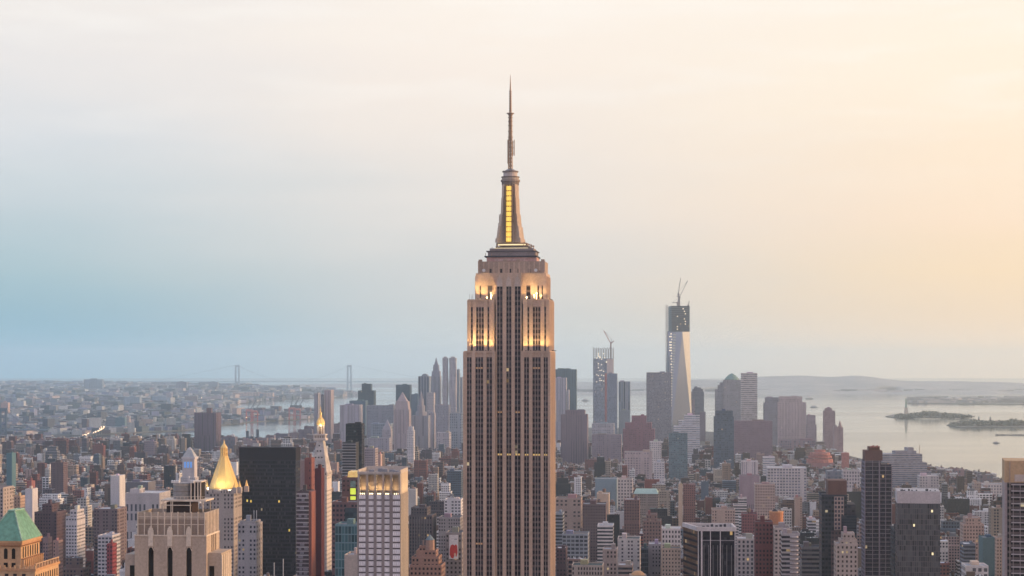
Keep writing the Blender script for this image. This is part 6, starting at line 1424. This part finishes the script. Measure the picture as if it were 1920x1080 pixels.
NAMED_FAR = [
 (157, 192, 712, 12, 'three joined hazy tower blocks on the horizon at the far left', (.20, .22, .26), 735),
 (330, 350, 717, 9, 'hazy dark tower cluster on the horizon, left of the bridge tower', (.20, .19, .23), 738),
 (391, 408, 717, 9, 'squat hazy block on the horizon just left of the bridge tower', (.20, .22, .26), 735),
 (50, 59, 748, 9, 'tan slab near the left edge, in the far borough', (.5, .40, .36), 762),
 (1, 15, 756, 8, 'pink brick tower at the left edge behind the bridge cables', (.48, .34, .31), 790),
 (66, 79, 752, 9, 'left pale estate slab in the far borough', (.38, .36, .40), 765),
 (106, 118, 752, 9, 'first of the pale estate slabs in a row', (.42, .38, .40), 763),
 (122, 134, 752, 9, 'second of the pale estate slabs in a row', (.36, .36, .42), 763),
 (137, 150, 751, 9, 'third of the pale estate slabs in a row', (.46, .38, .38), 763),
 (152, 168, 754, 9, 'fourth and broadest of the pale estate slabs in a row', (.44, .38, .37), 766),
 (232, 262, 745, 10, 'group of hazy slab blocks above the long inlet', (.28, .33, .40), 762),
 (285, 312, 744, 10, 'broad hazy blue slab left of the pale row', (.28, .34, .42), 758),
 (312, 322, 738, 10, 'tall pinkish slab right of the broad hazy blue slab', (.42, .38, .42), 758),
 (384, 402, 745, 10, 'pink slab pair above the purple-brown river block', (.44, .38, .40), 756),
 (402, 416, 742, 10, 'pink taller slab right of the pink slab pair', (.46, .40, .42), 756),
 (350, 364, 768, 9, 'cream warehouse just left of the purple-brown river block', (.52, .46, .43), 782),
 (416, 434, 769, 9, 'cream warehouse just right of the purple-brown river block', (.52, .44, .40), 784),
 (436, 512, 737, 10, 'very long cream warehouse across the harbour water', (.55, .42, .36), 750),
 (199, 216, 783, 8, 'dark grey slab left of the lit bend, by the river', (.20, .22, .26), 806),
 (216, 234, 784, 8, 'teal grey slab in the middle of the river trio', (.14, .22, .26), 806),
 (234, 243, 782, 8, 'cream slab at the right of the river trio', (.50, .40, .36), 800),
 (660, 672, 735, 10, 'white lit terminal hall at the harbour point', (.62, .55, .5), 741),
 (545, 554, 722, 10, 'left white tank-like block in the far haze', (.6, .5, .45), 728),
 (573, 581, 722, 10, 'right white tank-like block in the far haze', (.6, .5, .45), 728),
]
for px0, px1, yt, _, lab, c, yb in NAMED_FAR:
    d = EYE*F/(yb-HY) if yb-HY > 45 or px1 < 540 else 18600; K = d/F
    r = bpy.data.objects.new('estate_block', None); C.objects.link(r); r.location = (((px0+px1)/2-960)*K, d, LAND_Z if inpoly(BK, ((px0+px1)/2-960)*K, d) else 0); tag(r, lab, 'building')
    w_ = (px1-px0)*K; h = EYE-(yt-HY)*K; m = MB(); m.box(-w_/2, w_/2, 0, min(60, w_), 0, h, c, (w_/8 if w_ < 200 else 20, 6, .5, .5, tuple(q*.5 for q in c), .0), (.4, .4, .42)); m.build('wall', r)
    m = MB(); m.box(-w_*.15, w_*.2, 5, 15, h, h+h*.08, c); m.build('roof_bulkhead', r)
# river-side estates in front of the water, and low waterfront stripes
random.seed(41); stuff = MB()
for px0, px1, yt, d in [(60, 82, 826, 5200), (82, 90, 826, 5200), (90, 102, 827, 5200), (-20, 30, 829, 5200), (30, 56, 827, 5150), (110, 130, 823, 5300), (138, 160, 829, 5000), (270, 290, 828, 4800), (302, 330, 824, 5300), (455, 470, 824, 5100), (470, 482, 827, 4900), (498, 514, 817, 5400), (514, 540, 814, 5500), (540, 558, 812, 5600), (558, 585, 806, 5700), (570, 590, 800, 5800), (626, 637, 795, 5600), (424, 440, 823, 5300), (482, 500, 822, 5300)]:
    K = d/F; c = random.choice([(.22, .16, .18), (.26, .20, .22), (.17, .15, .19), (.30, .22, .22)])
    rk = sorted([60, 82, 90, -20, 30, 110, 138, 270, 302, 455, 470, 498, 514, 540, 558, 570, 626, 424, 482]).index(px0)
    s = T(f'hazy {"brown" if c[0] > .2 else "grey"} riverside estate block, {ORD[rk]} from the left along the near river bank', px0, px1, yt, d, yt+12, 22, c, WW(4, 5, .45, .5, (.12, .11, .14)), name='estate_block', group='riverside estate blocks')
# two small chimneys by the river
for i, (px, y0_, lab) in enumerate(((464, 810, 'left of two dark stubby chimneys on the near river bank'), (483, 807, 'right of two dark stubby chimneys on the near river bank'))):
    d = 5600; K = d/F; m = MB(); h = EYE-(y0_-HY)*K; m.cyl(0, 0, 4.6, 4.0, 0, h, 10, (.10, .12, .15)); m.cyl(0, 0, 4.9, 4.9, h-3, h, 10, (.14, .15, .18)); tag(m.build('chimney', None, None, ((px-960)*K, d, LAND_Z)), lab, 'chimney', 'riverside chimneys')
# raised road with a stream of headlights
P = [(139, 822, 16), (152, 820, 16), (160, 816, 18), (175, 811, 20), (186, 806, 22), (193, 802, 24), (190, 799, 24)]
pts = []
for px, py, z in P: x_, y_ = pxg(px, py, z); pts.append(Vector((x_, y_, z)))
m = MB()
for a, b in zip(pts, pts[1:]):
    dr = (b-a).normalized(); n_ = Vector((-dr.y, dr.x, 0))*9
    m.face([tuple(a-n_), tuple(b-n_), tuple(b+n_), tuple(a+n_)], (.10, .10, .11)); m.face([tuple(a+n_-Vector((0, 0, 1.5))), tuple(b+n_-Vector((0, 0, 1.5))), tuple(b+n_), tuple(a+n_)], (.2, .2, .2)); m.face([tuple(a-n_), tuple(b-n_), tuple(b-n_-Vector((0, 0, 1.5))), tuple(a-n_-Vector((0, 0, 1.5)))], (.2, .2, .2))
    for t in (0, .5): c = a+(b-a)*t; m.box(c.x-1.5, c.x+1.5, c.y-1.5, c.y+1.5, LAND_Z, c.z-1.5, (.25, .25, .26))
o = m.build('road'); o['kind'] = 'structure'
m = MB(); random.seed(2)
for a, b in zip(pts, pts[1:]):
    L_ = (b-a).length; k = int(L_/16); dr = (b-a).normalized(); n_ = Vector((-dr.y, dr.x, 0))
    for i in range(k):
        if random.random() < .35: continue
        c = a+dr*(i*16+random.uniform(0, 8))+n_*random.choice([-6, -3, 3, 6]); m.box(c.x-1, c.x+1, c.y-1, c.y+1, c.z+.2, c.z+1.6, bottom=True)
tag(m.build('headlight_stream', None, LAMPM), 'glowing stream of headlights on the raised road bend, far left', 'lights', kind='stuff')
# street lamps seen as small glints
random.seed(8)
LPS = sorted([(22, 825, 14, 'white'), (47, 824, 14, 'amber'), (86, 822, 16, 'amber'), (214, 827, 14, 'rose'), (201, 841, 14, 'amber'), (243, 843, 14, 'rose'), (256, 844, 12, 'rose'), (287, 847, 12, 'white'), (325, 819, 12, 'rose'), (378, 746, 22, 'amber'), (286, 789, 18, 'amber'), (210, 767, 20, 'white'), (1118, 904, 14, 'white'), (1408, 945, 12, 'amber'), (1602, 871, 14, 'white'), (1240, 880, 12, 'white'), (152, 944, 10, 'amber'), (824, 1060, 10, 'white'), (118, 736, 30, 'white'), (462, 783, 20, 'white')])
LG = []
for i, (px, py, h, cn) in enumerate(LPS):
    X_, Y_ = pxg(px, py, LAND_Z+h)
    if Y_ < 5200: 
        Y_ *= .97; X_ *= .97
    zz = EYE-(py-HY)*Y_/F
    r = bpy.data.objects.new('lamp_mast', None); C.objects.link(r); r.location = (X_, Y_, LAND_Z); tag(r, None, 'lamp', 'tall lamps glinting over the city')
    mk = describe(px, py); LG.append((mk[0]+' '+mk[1], cn, r))
    m = MB(); m.tube((0, 0, 0), (0, 0, zz-LAND_Z), .25, 5); m.build('mast', r, DARKM)
    sz = Y_/6500; m = MB(); m.cyl(0, 0, sz*.7, sz*1.1, zz-LAND_Z, zz-LAND_Z+sz*1.2, 8); m.cyl(0, 0, sz*1.1, sz*.3, zz-LAND_Z+sz*1.2, zz-LAND_Z+sz*1.8, 8)
    m.build('lamp_head', r, LAMPM if cn != 'rose' else (bpy.data.materials.get('rose_lamp') or plain('rose_lamp', (1, .5, .45), .4, 0, (1, .35, .28), 5)))
cnt_ = {}
for mk, cn, r in LG:
    k = (cn, mk); cnt_[k] = cnt_.get(k, 0)+1; n_ = sum(1 for a, b, _ in LG if (b, a) == k)
    r['label'] = f'{cn} glowing lamp {mk}' + ('' if n_ == 1 else f', {ORD[cnt_[k]-1]} from the left')
# storage tanks and sheds on the low shore far right
for i, (px, lab) in enumerate(((1780, 'leftmost pale storage tank on the low far shore, right'), (1796, 'middle pale storage tank on the low far shore, right'), (1863, 'rightmost pale storage tank on the low far shore, right'))):
    X_, Y_ = pxg(px, 753); m = MB(); m.cyl(0, 0, 26, 26, 0, 20, 14, (.62, .57, .5)); m.cyl(0, 0, 26, 2, 20, 26, 14, (.6, .56, .5)); tag(m.build('storage_tank', None, None, (X_, Y_, LAND_Z)), lab, 'tank', 'storage tanks on the far shore')
m = MB()
for i in range(420):
    px = random.uniform(1712, 2200); py = random.uniform(747.5, 756.5); X_, Y_ = pxg(px, py); put(m, X_, Y_, random.uniform(-.3, .3), random.uniform(30, 120), 30, random.uniform(6, 18), random.choice([(.3, .28, .26), (.5, .46, .42), (.2, .2, .19)]), None, (.3, .3, .3))
tag(m.build('shore_sheds'), 'hazy sheds and groves along the low far shore at right', 'buildings', kind='stuff')
m = MB()
for i in range(500):
    px = random.uniform(1060, 2200); X_, Y_ = pxg(px, random.uniform(735, 738)); put(m, X_, Y_, 0, random.uniform(40, 140), 30, random.uniform(6, 26), random.choice([(.3, .28, .26), (.55, .5, .46), (.2, .2, .19)]), None, (.3, .3, .3), 12)
tag(m.build('hillside_houses'), 'faint pale houses along the foot of the far hills', 'buildings', kind='stuff')
# quay sheds by the cranes
m = MB()
for i in range(90):
    px = random.uniform(440, 590); X_, Y_ = pxg(px, random.uniform(777, 784)); put(m, X_, Y_, random.uniform(-.2, .2), random.uniform(25, 90), 20, random.uniform(6, 16), random.choice([(.5, .46, .44), (.4, .2, .18), (.25, .28, .32), (.6, .58, .56)]), None, (.35, .35, .36))
tag(m.build('quay_sheds'), 'low sheds and container stacks along the quay below the red cranes', 'buildings', kind='stuff')

# ------------------------------------------------------------------ haze: one closed box of even air
me = bpy.data.meshes.new('haze'); x0, x1, y0, y1, z0, z1 = -20500, 20500, -3500, 33000, -4, 475
me.from_pydata([(x, y, z) for z in (z0, z1) for x, y in ((x0, y0), (x1, y0), (x1, y1), (x0, y1))], [], [(3, 2, 1, 0), (4, 5, 6, 7), (0, 1, 5, 4), (1, 2, 6, 5), (2, 3, 7, 6), (3, 0, 4, 7)])
hm = bpy.data.materials.new('haze_air'); hm.use_nodes = True; t = hm.node_tree; t.nodes.clear()
pv = t.nodes.new('ShaderNodeVolumePrincipled'); pv.inputs['Color'].default_value = (*HAZE_COLOR, 1); pv.inputs['Density'].default_value = HAZE_DENSITY; pv.inputs['Anisotropy'].default_value = HAZE_G
mo = t.nodes.new('ShaderNodeOutputMaterial'); t.links.new(pv.outputs[0], mo.inputs['Volume'])
me.materials.append(hm); o = bpy.data.objects.new('haze', me); C.objects.link(o); o['kind'] = 'stuff'; o['label'] = 'pale evening haze filling the air over city and bay'
